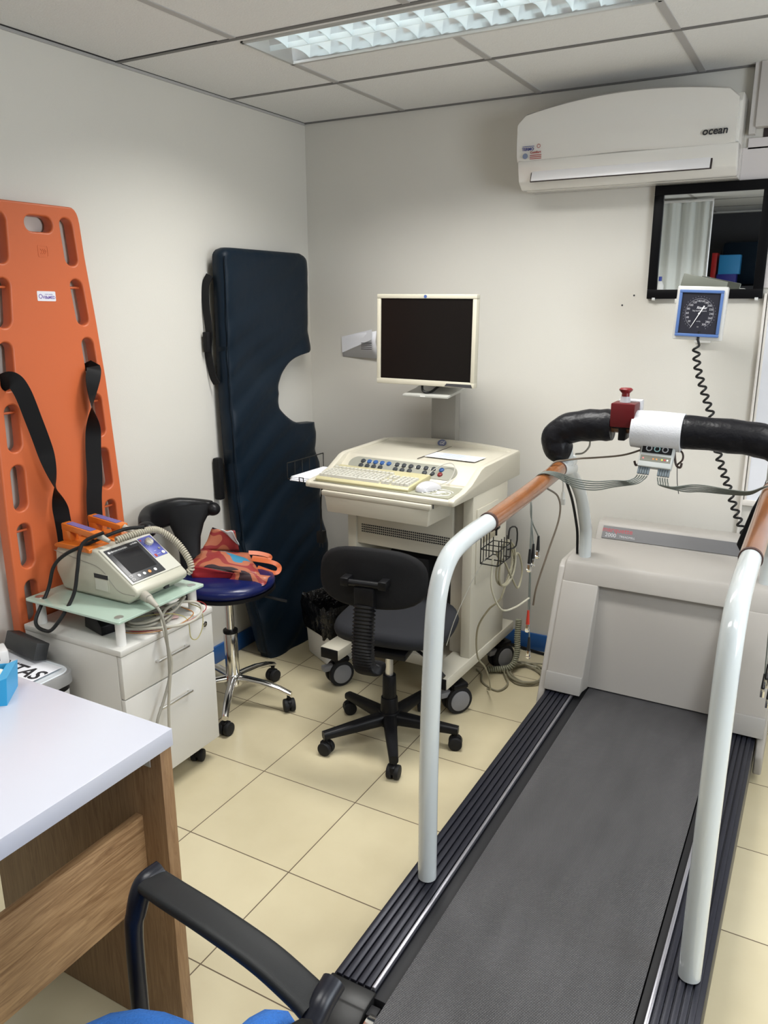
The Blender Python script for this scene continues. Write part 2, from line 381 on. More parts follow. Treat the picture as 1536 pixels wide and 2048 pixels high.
# ================================================================ PRESSURE GAUGE
def on(M, mb): mb.M = M; return mb
GA = frame((1.8185, -.30, 1.5135), (1, -.03, -.035), (-.10, .0, 1))
t = thing('blood_pressure_gauge', 'square blue rimmed blood pressure gauge hanging below the mirror', 'blood pressure gauge', (1.8185, -.30, 1.42))
gw = mat('gauge_case_white', (0.62, 0.62, 0.60), .3)
obj('case', MB(GA).box(-.082, .082, -.090, .090, -.035, 0, .006), gw, t)
bz = MB(GA); hw, hh, b_ = .072, .078, .010
for a in ((-hw, hw, -hh, -hh+b_), (-hw, hw, hh-b_, hh), (-hw, -hw+b_, -hh+b_, hh-b_), (hw-b_, hw, -hh+b_, hh-b_)): bz.box(*a, 0, .007, .002)
obj('bezel', bz, mat('gauge_blue', (0.09, 0.17, 0.40), .35), t)
obj('dial', MB(GA).box(-hw+b_, hw-b_, -hh+b_, hh-b_, 0, .0015), mat('dial_charcoal', (0.026, 0.026, 0.036), .4, spec=.25), t)
pr = MB(GA)
for k in range(31):
    a = math.radians(240-k*10); r1 = .0545 if k % 2 else .056
    p = V((r1*math.cos(a)*.95, r1*math.sin(a)*1.02, 0)); pr.box(p.x-.0007, p.x+.0007, p.y-.0009, p.y+.0009, .0015, .002)
for k in range(60):
    a = math.radians(240-k*5.08); pr.box(.0485*math.cos(a)*.95-.0016, .0485*math.cos(a)*.95+.0016, .0485*math.sin(a)*1.02-.0007, .0485*math.sin(a)*1.02+.0007, .0015, .002, R=None)
obj('dial_ring', pr, mat('dial_print_grey', (0.28, 0.28, 0.32), .5), t)
pr = MB(GA)
for k in range(1, 16):
    v = 20*k; a = math.radians(240-k*20); pr.mesh(textmesh(str(v), .0095, frame((.040*math.cos(a)*.98, .041*math.sin(a)*1.02, .0016), (1, 0, 0), (0, 1, 0)), .0002))
pr.mesh(textmesh('Riester', .0115, frame((.006, .019, .0016), (1, 0, 0), (0, 1, 0)), .0002, shear=.2, bold=.0004))
pr.mesh(textmesh('big ben\u00ae square', .007, frame((0, .009, .0016), (1, 0, 0), (0, 1, 0)), .0002))
pr.mesh(textmesh('mmHg', .005, frame((0, -.026, .0016), (1, 0, 0), (0, 1, 0)), .0002)); pr.mesh(textmesh('CE', .005, frame((0, -.045, .0016), (1, 0, 0), (0, 1, 0)), .0002))
obj('dial_numbers', pr, mat('dial_print_white', (0.55, 0.55, 0.58), .5), t)
nd = MB(GA).cyl((0, 0, .002), (0, 0, .006), .0032, n=12)
nd.prism([(.012, .027), (.016, .0255), (-.0228, -.0478), (-.0238, -.0472)], .003, .004, 'z')
obj('needle', nd, mat('needle_white', (0.85, 0.85, 0.85), .4), t)
obj('wall_bracket', MB().cyl((1.815, -.27, 1.50), (1.80, -.03, 1.46), .011).box(1.77, 1.83, -.03, 0, 1.40, 1.52, .004), gw, t)
obj('back_plate', MB(frame((1.808, -.225, 1.585), (1, 0, -.22), (.22, 0, 1))).box(-.075, .075, -.05, .05, -.006, .006, .003), mat('plate_grey_green', (0.16, 0.17, 0.14), .45), t)  # slanted grey-green plate behind the gauge case
obj('side_knob', MB(GA).box(-.09, -.082, .030, .046, -.03, -.015, .002), gw, t)
def helix(path, rad, turns, k=14, r2=None):
    P = spline(path, 24); N = turns*k; L = [0]
    for i in range(1, len(P)): L.append(L[-1]+(P[i]-P[i-1]).length)
    out = []; u = V((1, 0, 0))
    for i in range(N+1):
        s = L[-1]*i/N; j = max(1, next((q for q in range(1, len(L)) if L[q] >= s-1e-9), len(L)-1)); a = (s-L[j-1])/max(1e-9, L[j]-L[j-1])
        p = P[j-1].lerp(P[j], a); T = (P[j]-P[j-1]).normalized()
        u = (u-T*u.dot(T)).normalized(); v = T.cross(u); th = 2*PI*i/k; rd = rad if r2 is None else rad+(r2-rad)*i/N
        out.append(p+(u*math.cos(th)+v*math.sin(th))*rd)
    return out
hx = helix(COIL_PATH, .0105, 23)
obj('coiled_tube', MB().tube([V(COIL_PATH[0])+V((0.006, 0, .05)), V(COIL_PATH[0])+V((0.004, 0, .02))]+hx, .0042, n=8, smooth=1), black_cable, t)

# ================================================================ TREADMILL
tgrey = mat('treadmill_shell_grey', (0.36, 0.34, 0.315), 0.45, bump=(500, .15, .0005))
t = thing('treadmill', 'grey medical treadmill with white handrails and black padded front bar', 'treadmill', (1.81, -1.3, 0)); TM = t
railm = mat('black_anodised_rail', (0.018, 0.019, 0.028), 0.36, .3, spec=.3)
silver = mat('rail_silver_edge', (0.36, 0.36, 0.40), 0.3, .8)
deckm = mat('deck_black', (0.014, 0.014, 0.016), 0.5, spec=.25)
for s, xa, xb in ((0, 1.453, 1.556), (1, 2.078, 2.170)):
    r_ = MB(); y0, y1 = -2.105, -.55
    r_.box(xa, xb, y0, y1, .03, .150, .003)
    nr = 5; ww = (xb-xa-.014)
    for k in range(nr):
        xx = xa+.004+ww*k/nr; r_.box(xx+.0025, xx+ww/nr-.0015, y0, y1, .150, .1565, .0008)
    rl = obj('side_rail', r_, railm, t)
    xe = xb if s == 0 else xa
    obj('rail_edge', MB().box(xe-.008, xe+.001, y0, y1, .148, .1595, .002), silver, rl)
    cp = MB().prism([(-2.105, .152), (-2.155, .148), (-2.205, .122), (-2.215, .03), (-2.105, .03)], xa-.004, xb+.004, 'x', .004)
    obj('end_cap', cp, mat('end_cap_black', (0.014, 0.014, 0.014), .35, spec=.3), t)
for k, (xa, xb) in enumerate(((1.557, 1.588), (2.052, 2.077))):
    obj('deck_strip', MB().box(xa, xb, -2.115, -.5, .12, .145, .002), deckm, t)
    obj('belt_guide', MB().box(xa+.004, xb-.004, -2.155, -2.128, .10, .142, .002), deckm, t)
beltm = mat('treadmill_belt', (0.055, 0.055, 0.06), 0.42)
n, l, b = nodes(beltm)
ge = n.new('ShaderNodeNewGeometry'); mp = n.new('ShaderNodeMapping'); mp.inputs['Rotation'].default_value = (0, 0, .35); l.new(ge.outputs['Position'], mp.inputs[0])
wv = n.new('ShaderNodeTexWave'); wv.inputs['Scale'].default_value = 75; wv.bands_direction = 'X'; l.new(mp.outputs[0], wv.inputs[0])
wv2 = n.new('ShaderNodeTexWave'); wv2.inputs['Scale'].default_value = 60; wv2.bands_direction = 'Y'; l.new(mp.outputs[0], wv2.inputs[0])
mxx = n.new('ShaderNodeMath'); mxx.operation = 'MULTIPLY'; l.new(wv.outputs[1], mxx.inputs[0]); l.new(wv2.outputs[1], mxx.inputs[1])
bp = n.new('ShaderNodeBump'); bp.inputs['Strength'].default_value = .9; bp.inputs['Distance'].default_value = .0012; l.new(mxx.outputs[0], bp.inputs['Height']); l.new(bp.outputs[0], b.inputs['Normal'])
mp2 = n.new('ShaderNodeMapping'); mp2.inputs['Scale'].default_value = (7, 1.4, 3); l.new(ge.outputs['Position'], mp2.inputs[0])
no = n.new('ShaderNodeTexNoise'); no.inputs['Scale'].default_value = 2.2; no.inputs['Detail'].default_value = 5; l.new(mp2.outputs[0], no.inputs[0])
cr = n.new('ShaderNodeMix'); cr.data_type = 'RGBA'; cr.inputs[6].default_value = (.016, .016, .018, 1); cr.inputs[7].default_value = (.066, .064, .068, 1); l.new(no.outputs[0], cr.inputs[0])
cm = n.new('ShaderNodeMix'); cm.data_type = 'RGBA'; cm.blend_type = 'ADD'; cm.inputs[0].default_value = .06; l.new(cr.outputs[2], cm.inputs[6]); l.new(mxx.outputs[0], cm.inputs[7]); l.new(cm.outputs[2], b.inputs['Base Color'])
ry, rz, rad = -2.165, .098, .052
pl = [(-.45, .150), (ry, .150)]+[(ry-rad*math.sin(a), rz+rad*math.cos(a)) for a in [math.radians(q) for q in range(15, 181, 15)]]+[(-.45, .046), (-.45, .050)]+[(ry-(rad-.004)*math.sin(a), rz+(rad-.004)*math.cos(a)) for a in [math.radians(q) for q in range(180, 0, -15)]]+[(ry, .146), (-.45, .146)]
obj('belt', MB().prism(pl, 1.590, 2.050, 'x'), beltm, t)
obj('rear_roller', MB().cyl((1.568, ry, rz), (2.072, ry, rz), .047, n=36, bev=.004).cyl((1.558, ry, rz), (2.076, ry, rz), .012), chrome, t)
obj('deck', MB().box(1.595, 2.045, -2.08, -.45, .06, .14), deckm, t)
# motor hood: side profile (y,z), front pillars and recess
fy = lambda z: -.645+(z-.17)*.43
top = [(-.455, .602), (-.445, .612), (-.20, .632), (-.175, .62), (-.06, .55), (-.05, .03)]
h = MB().prism([(fy(.535), .535)]+top[:-1]+[(-.05, .535)], 1.447, 2.195, 'x', .008)
pil = [(fy(.17), .17), (fy(.54)+.0006, .54), (-.05, .54), (-.05, .03)]
h.prism(pil, 1.4475, 1.585, 'x', .006).prism(pil, 2.042, 2.1945, 'x', .006)
hood = obj('motor_hood', h, tgrey, t, angle=50)
obj('recessed_panel', MB().prism([(-.545, .155), (-.452, .545), (-.44, .545), (-.5, .155)], 1.58, 2.047, 'x'), tgrey, hood)
for xa, xb in ((1.425, 1.451), (2.174, 2.200)): obj('side_skirt', MB().prism([(-.66, .035), (-.665, .10), (-.462, .585), (-.43, .602), (-.12, .60), (-.05, .5), (-.05, .02)], xa, xb, 'x', .006), tgrey, hood, angle=50)
for xa, xb in ((1.449, 1.583), (2.044, 2.193)): obj('foot_trim', MB().prism([(-.652, .163), (-.628, .225), (-.62, .225), (-.62, .163)], xa, xb, 'x', .002), mat('treadmill_trim_grey', (0.29, 0.28, 0.265), .45), hood)
rg = MB().prism([(-.205, .630), (-.165, .690), (-.155, .697), (-.085, .697), (-.065, .62), (-.065, .60), (-.2, .60)], 1.492, 2.165, 'x', .006)
ridge = obj('console_ridge', rg, tgrey, hood)
RM = frame((1.83, -.1865, .6605), (1, 0, 0), (0, .040, .060))
obj('name_strip', MB(RM).box(-.313, .325, -.026, .026, 0, .002), mat('strip_dark_grey', (0.10, 0.10, 0.105), .35), ridge)
m1 = MB(RM); m1.mesh(textmesh('marquette', .028, frame((-.255, .011, .0021), (1, 0, 0), (0, 1, 0)), .0003, shear=0, bold=.0004))
obj('red_print', m1, mat('maroon_print', (0.30, 0.015, 0.03), .4), ridge)
m1 = MB(RM); m1.mesh(textmesh('2000', .022, frame((-.279, -.012, .0021), (1, 0, 0), (0, 1, 0)), .0003)); m1.mesh(textmesh('TREADMILL', .012, frame((-.214, -.013, .0021), (1, 0, 0), (0, 1, 0)), .0003))
for cx in (.212, .252, .285):     # running figures
    m1.M = RM; k = .55
    def st_(a, b_, w_=.0022): m1.tube([V((cx+a[0]*k, a[1]*k, .0024)), V((cx+b_[0]*k, b_[1]*k, .0024))], w_*.6, n=6, smooth=0)
    m1.cyl((cx+.014*k, .030*k, .002), (cx+.014*k, .030*k, .003), .0045*k*1.4, n=10)
    st_((.008, .022), (0, 0), .004); st_((.008, .020), (.022, .012)); st_((.022, .012), (.030, .020)); st_((.006, .020), (-.010, .016)); st_((-.010, .016), (-.016, .004))
    st_((0, 0), (.016, -.006), .003); st_((.016, -.006), (.012, -.026)); st_((0, 0), (-.010, -.014), .003); st_((-.010, -.014), (-.030, -.014))
obj('pale_print', m1, mat('pale_print', (0.45, 0.45, 0.47), .4), ridge)
obj('release_knob', MB().cyl((2.20, -.66, .47), (2.225, -.66, .47), .012), black_pl, hood)
# handrails
hr = mat('handrail_white', (0.56, 0.60, 0.61), 0.16, coat=.6)
for x in (1.505, 2.132):
    p = [(x, -1.75, .16), (x, -1.748, .5), (x, -1.735, .75), (x, -1.715, .90), (x, -1.66, .975), (x, -1.56, .998), (x, -1.40, 1.003)]
    obj('handrail_post', MB().tube(p, .0235, n=24).tube([(x, -1.42, 1.003), (x, -.66, 1.035)], .0215, n=24, smooth=4), hr, t)
    gp = obj('wood_grip', MB().tube([(x, -1.405, 1.003), (x, -1.10, 1.014), (x, -.80, 1.030)], .0255, n=24, smooth=4), WOODG, t)
    for yb_, zb_ in ((-1.412, 1.0025), (-.806, 1.0295)): obj('grip_band', MB().cyl((x, yb_, zb_), (x, yb_+.010, zb_+.0005), .0262), mat('grip_band_brown', (0.05, 0.02, 0.015), .5), gp)
    # front upright, bends forward to the hood
    q = [(x, -.735, 1.10), (x, -.70, 1.02), (x, -.60, .955), (x, -.50, .87), (x, -.425, .76), (x, -.40, .70), (x, -.39, .55)] if x < 1.6 else [(x, -.735, 1.10), (x, -.70, 1.02), (x, -.60, .955), (x, -.50, .87), (x, -.425, .76), (x, -.40, .70), (x, -.39, .55)]
    obj('front_upright', MB().tube(q, .0225, n=24).tube([(x, -.80, 1.032), (x, -.655, 1.005)], .024, n=24, smooth=2), hr, t)
obj('rail_cable', MB().tube([(1.478, -.66, 1.0), (1.476, -.585, .93), (1.474, -.50, .85), (1.474, -.43, .75), (1.474, -.405, .70), (1.474, -.39, .62)], .005, n=8), black_cable, t)
# wood front bar carrying the padding
BY = -.745
obj('front_bar', MB().tube([(1.505, -.735, 1.09), (1.475, BY, 1.13), (1.53, BY, 1.165), (1.65, BY, 1.175), (1.82, BY, 1.172), (2.0, BY, 1.168), (2.12, BY, 1.158), (2.155, BY, 1.12), (2.132, -.735, 1.08)], .021, n=20), WOODG, t)
foam = mat('black_padding_cloth', (0.006, 0.006, 0.008), 0.40, bump=(22, .55, .012), spec=.22)
obj('black_padding', MB().tube([(1.515, -.73, 1.075), (1.487, BY, 1.088), (1.475, BY, 1.12), (1.505, BY, 1.152), (1.56, BY, 1.168), (1.62, BY, 1.175), (1.655, BY, 1.177)], [.030, .044, .050, .048, .051, .048, .051, .049, .0525, .0495, .052, .048], n=28), foam, t)
obj('black_padding', MB().tube([(1.853, BY, 1.171), (1.90, BY, 1.172), (2.0, BY, 1.169), (2.08, BY, 1.163), (2.145, BY, 1.14), (2.17, BY, 1.10), (2.15, -.72, 1.05)], [.047, .052, .0515, .049, .052, .049, .0515, .048, .052, .047, .051, .049, .035], n=28), foam, t)
wv_ = obj('white_wrap', MB().tube([(1.72, BY, 1.172), (1.79, BY, 1.170), (1.868, BY, 1.168)], [.0575, .060, .059], n=32, smooth=6), mat('white_foam_wrap', (0.56, 0.57, 0.60), .85, bump=(220, .5, .002)), t)
# emergency stop box
sb = MB().box(1.655, 1.728, BY-.045, BY+.03, 1.178, 1.252, .003)
red = mat('stop_box_red', (0.095, 0.006, 0.008), .4, spec=.3)
sbo = obj('emergency_stop', sb, red, t)
obj('grey_case', MB().box(1.660, 1.732, BY+.03, BY+.07, 1.18, 1.256, .003), mat('stop_case_grey', (0.5, 0.5, 0.52), .35), sbo)
obj('push_button', MB().lathe([(.012, 0), (.012, .012), (.020, .020), (.021, .024), (.016, .028), (0, .029)], (1.688, BY, 1.268)), mat('button_red', (0.16, 0.008, 0.011), .35), sbo)
obj('button_collar', MB().cyl((1.688, BY, 1.250), (1.688, BY, 1.270), .017, .014), mat('collar_grey', (0.42, 0.42, 0.44), .4), sbo)
obj('clamp', MB().box(1.680, 1.702, BY-.032, BY+.03, 1.135, 1.18, .003).box(1.66, 1.73, BY-.03, BY+.03, 1.172, 1.18), black_pl, sbo)
# ================================================================ ECG CART
CM = Matrix.Translation((.485, -.775, 0)) @ Rz(math.radians(-2))     # local: u right, v away from the user, z up
t = thing('ecg_cart', 'cream medical cart with sloping button console, drawer and large grey casters', 'medical cart', (.82, -.47, 0)); CT = t
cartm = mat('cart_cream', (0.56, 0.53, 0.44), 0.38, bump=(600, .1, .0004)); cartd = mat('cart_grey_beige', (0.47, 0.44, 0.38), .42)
W_, D_ = .65, .615
sidep = [(0, .853), (0, .872), (.012, .879), (.09, .887), (.15, .903), (.20, .928), (.235, .946), (.265, .953), (.60, .960), (.62, .955), (.625, .853)]
for a0, a1 in ((0, .022), (W_-.022, W_)): pass
sh = MB(CM).prism(sidep, 0, .026, 'x', .005).prism(sidep, W_-.026, W_, 'x', .005)
core = [(0, .853), (0, .872), (.012, .876), (.185, .878), (.19, .888), (.262, .938), (.275, .946), (.60, .951), (.62, .950), (.625, .853)]
sh.prism(core, .020, W_-.020, 'x', .003)
top = obj('console_top', sh, cartm, t, angle=40)
# arched back rim
rim = MB(CM)
rim.loft([[V((u, .590, .945)), V((u, .598, .953+.016*(1-((u-.325)/.325)**2))), V((u, .618, .956+.018*(1-((u-.325)/.325)**2))), V((u, .626, .945))] for u in [.006+.638*i/16 for i in range(17)]])
obj('back_rim', rim, cartm, top)
obj('mouse_mat', MB(CM).box(.03, W_-.03, .014, .183, .8765, .8795, .001), mat('tray_grey_green', (0.30, 0.30, 0.23), .45), top)
PM = CM @ frame((.325, .2275, .9152), (1, 0, 0), (0, .072, .050))
bpn = MB(PM); L = rrect(-.268, .222, -.032, .040, .035, 8); bpn.mesh(curve2d([L], .002)); pnl = obj('button_panel', bpn, mat('panel_grey', (0.28, 0.28, 0.235), .4), top)
drk = mat('button_dark', (0.035, 0.04, 0.045), .35); blu = mat('button_blue', (0.03, 0.09, 0.26), .35); rdb = mat('button_red', (0.25, 0.02, 0.03), .3)
wht = MB(PM); row1 = [430, 478, 526, 576, 627, 689, 740, 791, 845, 900, 955, 1010]; row2 = [438, 486, 536, 586, 699, 750, 803, 913, 967, 1022]
for i, z in enumerate(row1+row2):
    r1 = i < 12; u = -.255+(z-350-(0 if r1 else 6))/760*.470; v = .0165 if r1 else -.0085
    m_ = drk
    if r1 and i in (1, 2, 3, 4, 11): m_ = blu
    if i == 21: m_ = rdb
    obj('button', MB(PM).lathe([(.0105, 0), (.0105, .003), (.008, .006), (0, .007)], (u, v, .001), n=18), m_, pnl)
    if i in (1, 3, 5, 6, 8, 9, 10): wht.box(u-.014, u+.012, v-.004, v+.004, .0008, .0016)
obj('panel_marks', wht, mat('panel_white_mark', (0.7, 0.7, 0.66), .5), pnl)
obj('lid_gap', MB(CM).box(.345, .348, .285, .60, .949, .9512), mat('dark_gap', (0, 0, 0)), top)
EM = CM @ frame((.300, .5905, .962), (1, 0, 0), (0, .5, 1))
em_ = MB(EM); em_.mesh(curve2d([[(.021*math.cos(a*PI/12), .0155*math.sin(a*PI/12)) for a in range(24)]], .0016)); em2 = obj('emblem', em_, mat('emblem_slate', (0.10, 0.12, 0.22), .4), top)
em_ = MB(EM); em_.mesh(textmesh('GE', .02, frame((0, 0, .0009), (1, 0, 0), (0, 1, 0)), .0003, shear=.3)); obj('emblem_letters', em_, mat('panel_white_mark', (0, 0, 0)), em2)
# big scroll monogram on the tray at right
mg = MB(CM); c0 = V((.545, .075, .8802))
for a0, a1, rx, ry, ox, oy in ((20, 340, .062, .048, 0, 0), (-60, 200, .030, .026, -.022, -.005), (-20, 250, .026, .024, .026, .0), (60, 300, .016, .014, -.026, -.008), (40, 290, .015, .013, .024, -.006)):
    mg.tube([c0+V((ox+rx*math.cos(math.radians(a0+(a1-a0)*k/14)), oy+ry*math.sin(math.radians(a0+(a1-a0)*k/14)), 0)) for k in range(15)], .0022, n=6, smooth=0)
obj('scroll_mark', mg, mat('panel_white_mark', (0, 0, 0)), top)
# drawer under the console
dr = MB(CM).box(.085, .562, -.012, .40, .832, .851, .003)
d1 = obj('drawer', dr, cartm, t)
obj('drawer_box', MB(CM).prism([(.095, .832), (.555, .832), (.548, .768), (.108, .768)], -.006, .38, 'y', .003), cartm, d1)
obj('catch', MB(CM).box(.566, .569, 0.0, .004, .838, .852), ink, d1)
# uprights and back
pn = MB(CM).box(.635-.028, .648, .17, .50, .20, .855, .003); rp_ = obj('side_panel', pn, cartm, t)
obj('side_panel', MB(CM).box(.085, .125, .17, .50, .20, .80, .003), cartm, t)
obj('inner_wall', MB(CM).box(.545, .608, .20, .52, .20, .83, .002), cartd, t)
cr_ = MB(CM).box(.125, .56, .18, .20, .595, .80, .002); cp_ = obj('cross_panel', cr_, cartm, t)
hl = MB(CM)
for i in range(44):
    for j in range(4): hl.cyl((.150+i*.0092, .1775, .648+j*.0095), (.150+i*.0092, .1795, .648+j*.0095), .0031, n=8)
ho = obj('vent_holes', hl, ink, cp_); ho['kind'] = 'stuff'
# floppy recess on the right panel
fz = MB(CM).box(.648, .654, .20, .40, .50, .80, .004); dp = obj('drive_plate', fz, cartm, rp_)
obj('floppy_drive', MB(CM).box(.654, .657, .25, .37, .705, .760, .001), mat('drive_beige', (0.42, 0.38, 0.28), .45), dp)
obj('drive_slot', MB(CM).box(.657, .6585, .265, .355, .738, .746).box(.657, .6585, .30, .34, .722, .728), ink, dp)
obj('drive_label', MB(CM).box(.654, .6565, .25, .37, .655, .695, .001), mat('drive_tan', (0.35, 0.31, 0.22), .5), dp)
obj('lock_disc', MB(CM).cyl((.654, .225, .74), (.657, .225, .74), .011, n=20), mat('lock_grey', (0.25, 0.24, 0.22), .4), dp)
# base
bs = MB(CM).box(.075, .165, -.03, .62, .155, .200, .004).box(.56, .652, -.03, .62, .155, .200, .004).box(.165, .56, .165, .60, .120, .165, .003)
base = obj('base_frame', bs, cartm, t)
obj('end_plug', MB(CM).box(.080, .160, -.036, -.028, .156, .198, .002), black_pl, base)
obj('end_plug', MB(CM).box(.565, .648, -.036, -.028, .156, .198, .002), black_pl, base)
cgrey = mat('caster_grey', (0.20, 0.20, 0.21), .4)
def big_caster(c, yaw, par):
    M = Matrix.Translation(c) @ Rz(yaw); R_ = .056
    o = obj('caster', MB(M).cyl((-.028, 0, R_), (-.008, 0, R_), R_, n=32, bev=.006).cyl((.008, 0, R_), (.028, 0, R_), R_, n=32, bev=.006), black_rub, par)
    obj('caster_disc', MB(M).cyl((.027, 0, R_), (.031, 0, R_), R_*.74, n=28, bev=.002).cyl((-.031, 0, R_), (-.027, 0, R_), R_*.74, n=28, bev=.002), cgrey, o)
    obj('caster_fork', MB(M).cyl((0, .0, R_), (0, .0, .150), .012).box(-.030, .030, -.03, .035, R_*2-.006, .128, .006), black_pl, o)
    obj('brake_pedal', MB(M).box(-.016, .016, -.078, -.03, .075, .098, .004), cgrey, o)
for u, v, a in ((.105, .060, -.55), (.628, .105, -.62), (.625, .55, -.45), (.11, .55, -.3)):
    big_caster(CM @ V((u, v, 0)), a, t)
# monitor pole and its little shelf
polem = mat('pole_grey', (0.27, 0.26, 0.235), .4)
pb = MB().box(.728, .843, -.143, -.095, .80, 1.225, .002)
obj('monitor_pole', pb, polem, t)
sf = MB().prism([(-.40, 1.180), (-.40, 1.190), (-.28, 1.204), (-.14, 1.236), (-.14, 1.214), (-.28, 1.192)], .718, .922, 'x', .003)
obj('monitor_shelf', sf, mat('shelf_grey', (0.40, 0.40, 0.37), .35), t)
obj('shelf_emblem', MB().box(.80, .822, -.4012, -.4000, 1.183, 1.188), mat('emblem_pale', (0.7, 0.7, 0.68), .4), t)
# wire rack at the left of the console
rk = MB(); wr_ = lambda a, b_: rk.tube([a, b_], .0022, n=6, smooth=0)
for i in range(6):
    u = .02+.0; p = CM @ V((-.075+.0, .05+.045*i, .0)); rk.tube([CM @ V((-.11, .03+.05*i, .93)), CM @ V((-.11, .03+.05*i, .865)), CM @ V((.08, .03+.05*i, .862))], .0020, n=6, smooth=0)
rk.tube([CM @ V((-.11, .03, .93)), CM @ V((-.11, .28, .93))], .0022, n=6, smooth=0); rk.tube([CM @ V((-.11, .03, .865)), CM @ V((-.11, .28, .865))], .0022, n=6, smooth=0)
rk.tube([CM @ V((-.035, .01, .862)), CM @ V((-.035, .008, .884)), CM @ V((-.015, .008, .884)), CM @ V((-.015, .01, .862))], .0022, n=6, smooth=0)
obj('wire_rack', rk, black_cable, t)
rp2 = MB(CM)
for k in range(3): rp2.box(-.085-.006*k, .06, .012+.012*k, .26, .866+.004*k, .8685+.004*k, R=None)
tag(obj('paper_stack', rp2, paper), 'loose white papers in the wire rack left of the keyboard', 'papers')
tag(obj('plug_cable', MB().tube([(.52, -.70, .862), (.515, -.71, .80), (.512, -.71, .72), (.515, -.715, .66)], .003, n=8).box(.500, .530, -.73, -.70, .61, .66, .004).cyl((.508, -.716, .59), (.508, -.716, .61), .002, n=8).cyl((.522, -.716, .59), (.522, -.716, .61), .002, n=8), black_cable), 'black cable with a plug hanging in front of the navy mat', 'cable')

# ---- monitor
t = thing('monitor', 'old cream framed square monitor with a dark screen', 'monitor', (.815, -.34, 1.20))
MM = frame((.812, -.385, 1.405), (1, .012, -.008), (.018, .01, 1))   # tilted back a little
w2, h2 = .217, .178
bd = MB(MM); ib = .017
for a in ((-w2, w2, h2-ib, h2), (-w2, w2, -h2, -h2+ib+.005), (-w2, -w2+ib, -h2+ib, h2-ib), (w2-ib, w2, -h2+ib, h2-ib)): bd.box(*a, -.03, .004, .003)
bd.box(-w2+.01, w2-.01, -h2+.01, h2-.01, -.055, -.004, .01).box(-.15, .15, -.12, .12, -.075, -.05, .012)
obj('bezel', bd, cream, t)
obj('screen', MB(MM).box(-w2+ib-.001, w2-ib+.001, -h2+ib+.004, h2-ib+.001, -.008, -.0015), mat('dark_screen', (0.007, 0.0055, 0.005), .25, spec=.15), t)
obj('control_strip', MB(MM).prism([(.092, -h2+.003), (.210, -h2+.001), (.205, -h2+.014), (.10, -h2+.014)], .0035, .0052, 'z'), mat('control_dark', (0.05, 0.05, 0.055), .3), t)
eb = MB(MM).lathe([(.0065, 0), (.0065, .001), (0, .0012)], (0, h2-.009, .004)); obj('emblem', eb, mat('emblem_blue', (0.05, 0.10, 0.30), .4), t)
obj('mount', MB().box(.75, .86, -.33, -.12, 1.25, 1.36, .01), black_pl, t)
obj('signal_cable', MB().tube([(.79, -.36, 1.24), (.80, -.375, 1.205), (.83, -.37, 1.200), (.87, -.36, 1.23)], .005, n=8), black_cable, t)

# ---- keyboard
t = thing('keyboard', 'yellowed cream wired computer keyboard on the console tray', 'keyboard', (.73, -.67, .88))
KM = frame((.733, -.672, .8815), (1, -.02, 0), (.02, 1, .075))
obj('case', MB(KM).prism([(-.093, 0), (-.095, .014), (-.082, .021), (.088, .024), (.095, .016), (.095, 0)], -.207, .207, 'x', .003), mat('keyboard_yellowed', (0.50, 0.46, 0.27), .4), t)
km = mat('key_cream', (0.55, 0.54, 0.48), .4)
def keys(name, us, vs, widths=None):
    k_ = MB(KM)
    for v in vs:
        u = us[0]
        while u < us[1]-.008:
            wdt = .0182 if not (widths and v in widths and widths[v][0] <= u < widths[v][1]) else .10
            wdt = min(wdt, us[1]-u)
            t0 = bmesh.new(); bmesh.ops.create_cube(t0, size=1)
            for q in t0.verts:
                s = .78 if q.co.z > 0 else .95
                q.co = V((u+wdt/2+q.co.x*(wdt-.0015)*(s if wdt < .03 else (1 if s > .9 else .96)), v+q.co.y*.0175*s+(0.001 if q.co.z > 0 else 0), .026+q.co.z*.010))
            k_.add(t0); u += wdt
    return obj(name, k_, km, t)
vs = [-.072, -.053, -.034, -.015, .004]
keys('letter_keys', (-.198, .078), vs, {-.072: (-.13, -.02)}); keys('function_keys', (-.198, .078), [.036]); keys('arrow_keys', (.083, .122), vs[:2]); keys('page_keys', (.083, .122), [-.015, .004]); keys('number_keys', (.127, .200), vs)
# ---- mouse
t = thing('mouse', 'white wired computer mouse right of the keyboard', 'mouse', (.985, -.69, .8795))
ms = MB(Matrix.Translation((.985, -.695, .8795)) @ Rz(-.35))
rg_ = []
for i in range(13):
    y = -.058+.116*i/12; s = math.sqrt(max(0.02, 1-abs(y/.060)**2.6)); hgt = .036*(1-((y+.008)/.075)**2)*.95; wd_ = .031*s
    rg_.append([V((wd_*math.cos(a), y, max(.002, (hgt*(math.sin(a))**.8 if 0 <= a <= PI else .002)))) for a in [PI*k/12 for k in range(13)]])
ms.loft(rg_); mo = obj('shell', ms, mat('mouse_white', (0.55, 0.55, 0.58), .2, coat=.4), t, angle=70)
obj('mouse_cable', MB().tube([(1.008, -.64, .890), (1.03, -.60, .905), (1.035, -.57, .945), (1.00, -.545, .955), (.955, -.57, .935), (.93, -.60, .905)], .0018, n=8), mat('mouse_cable_grey', (0.45, 0.44, 0.40), .4), t)
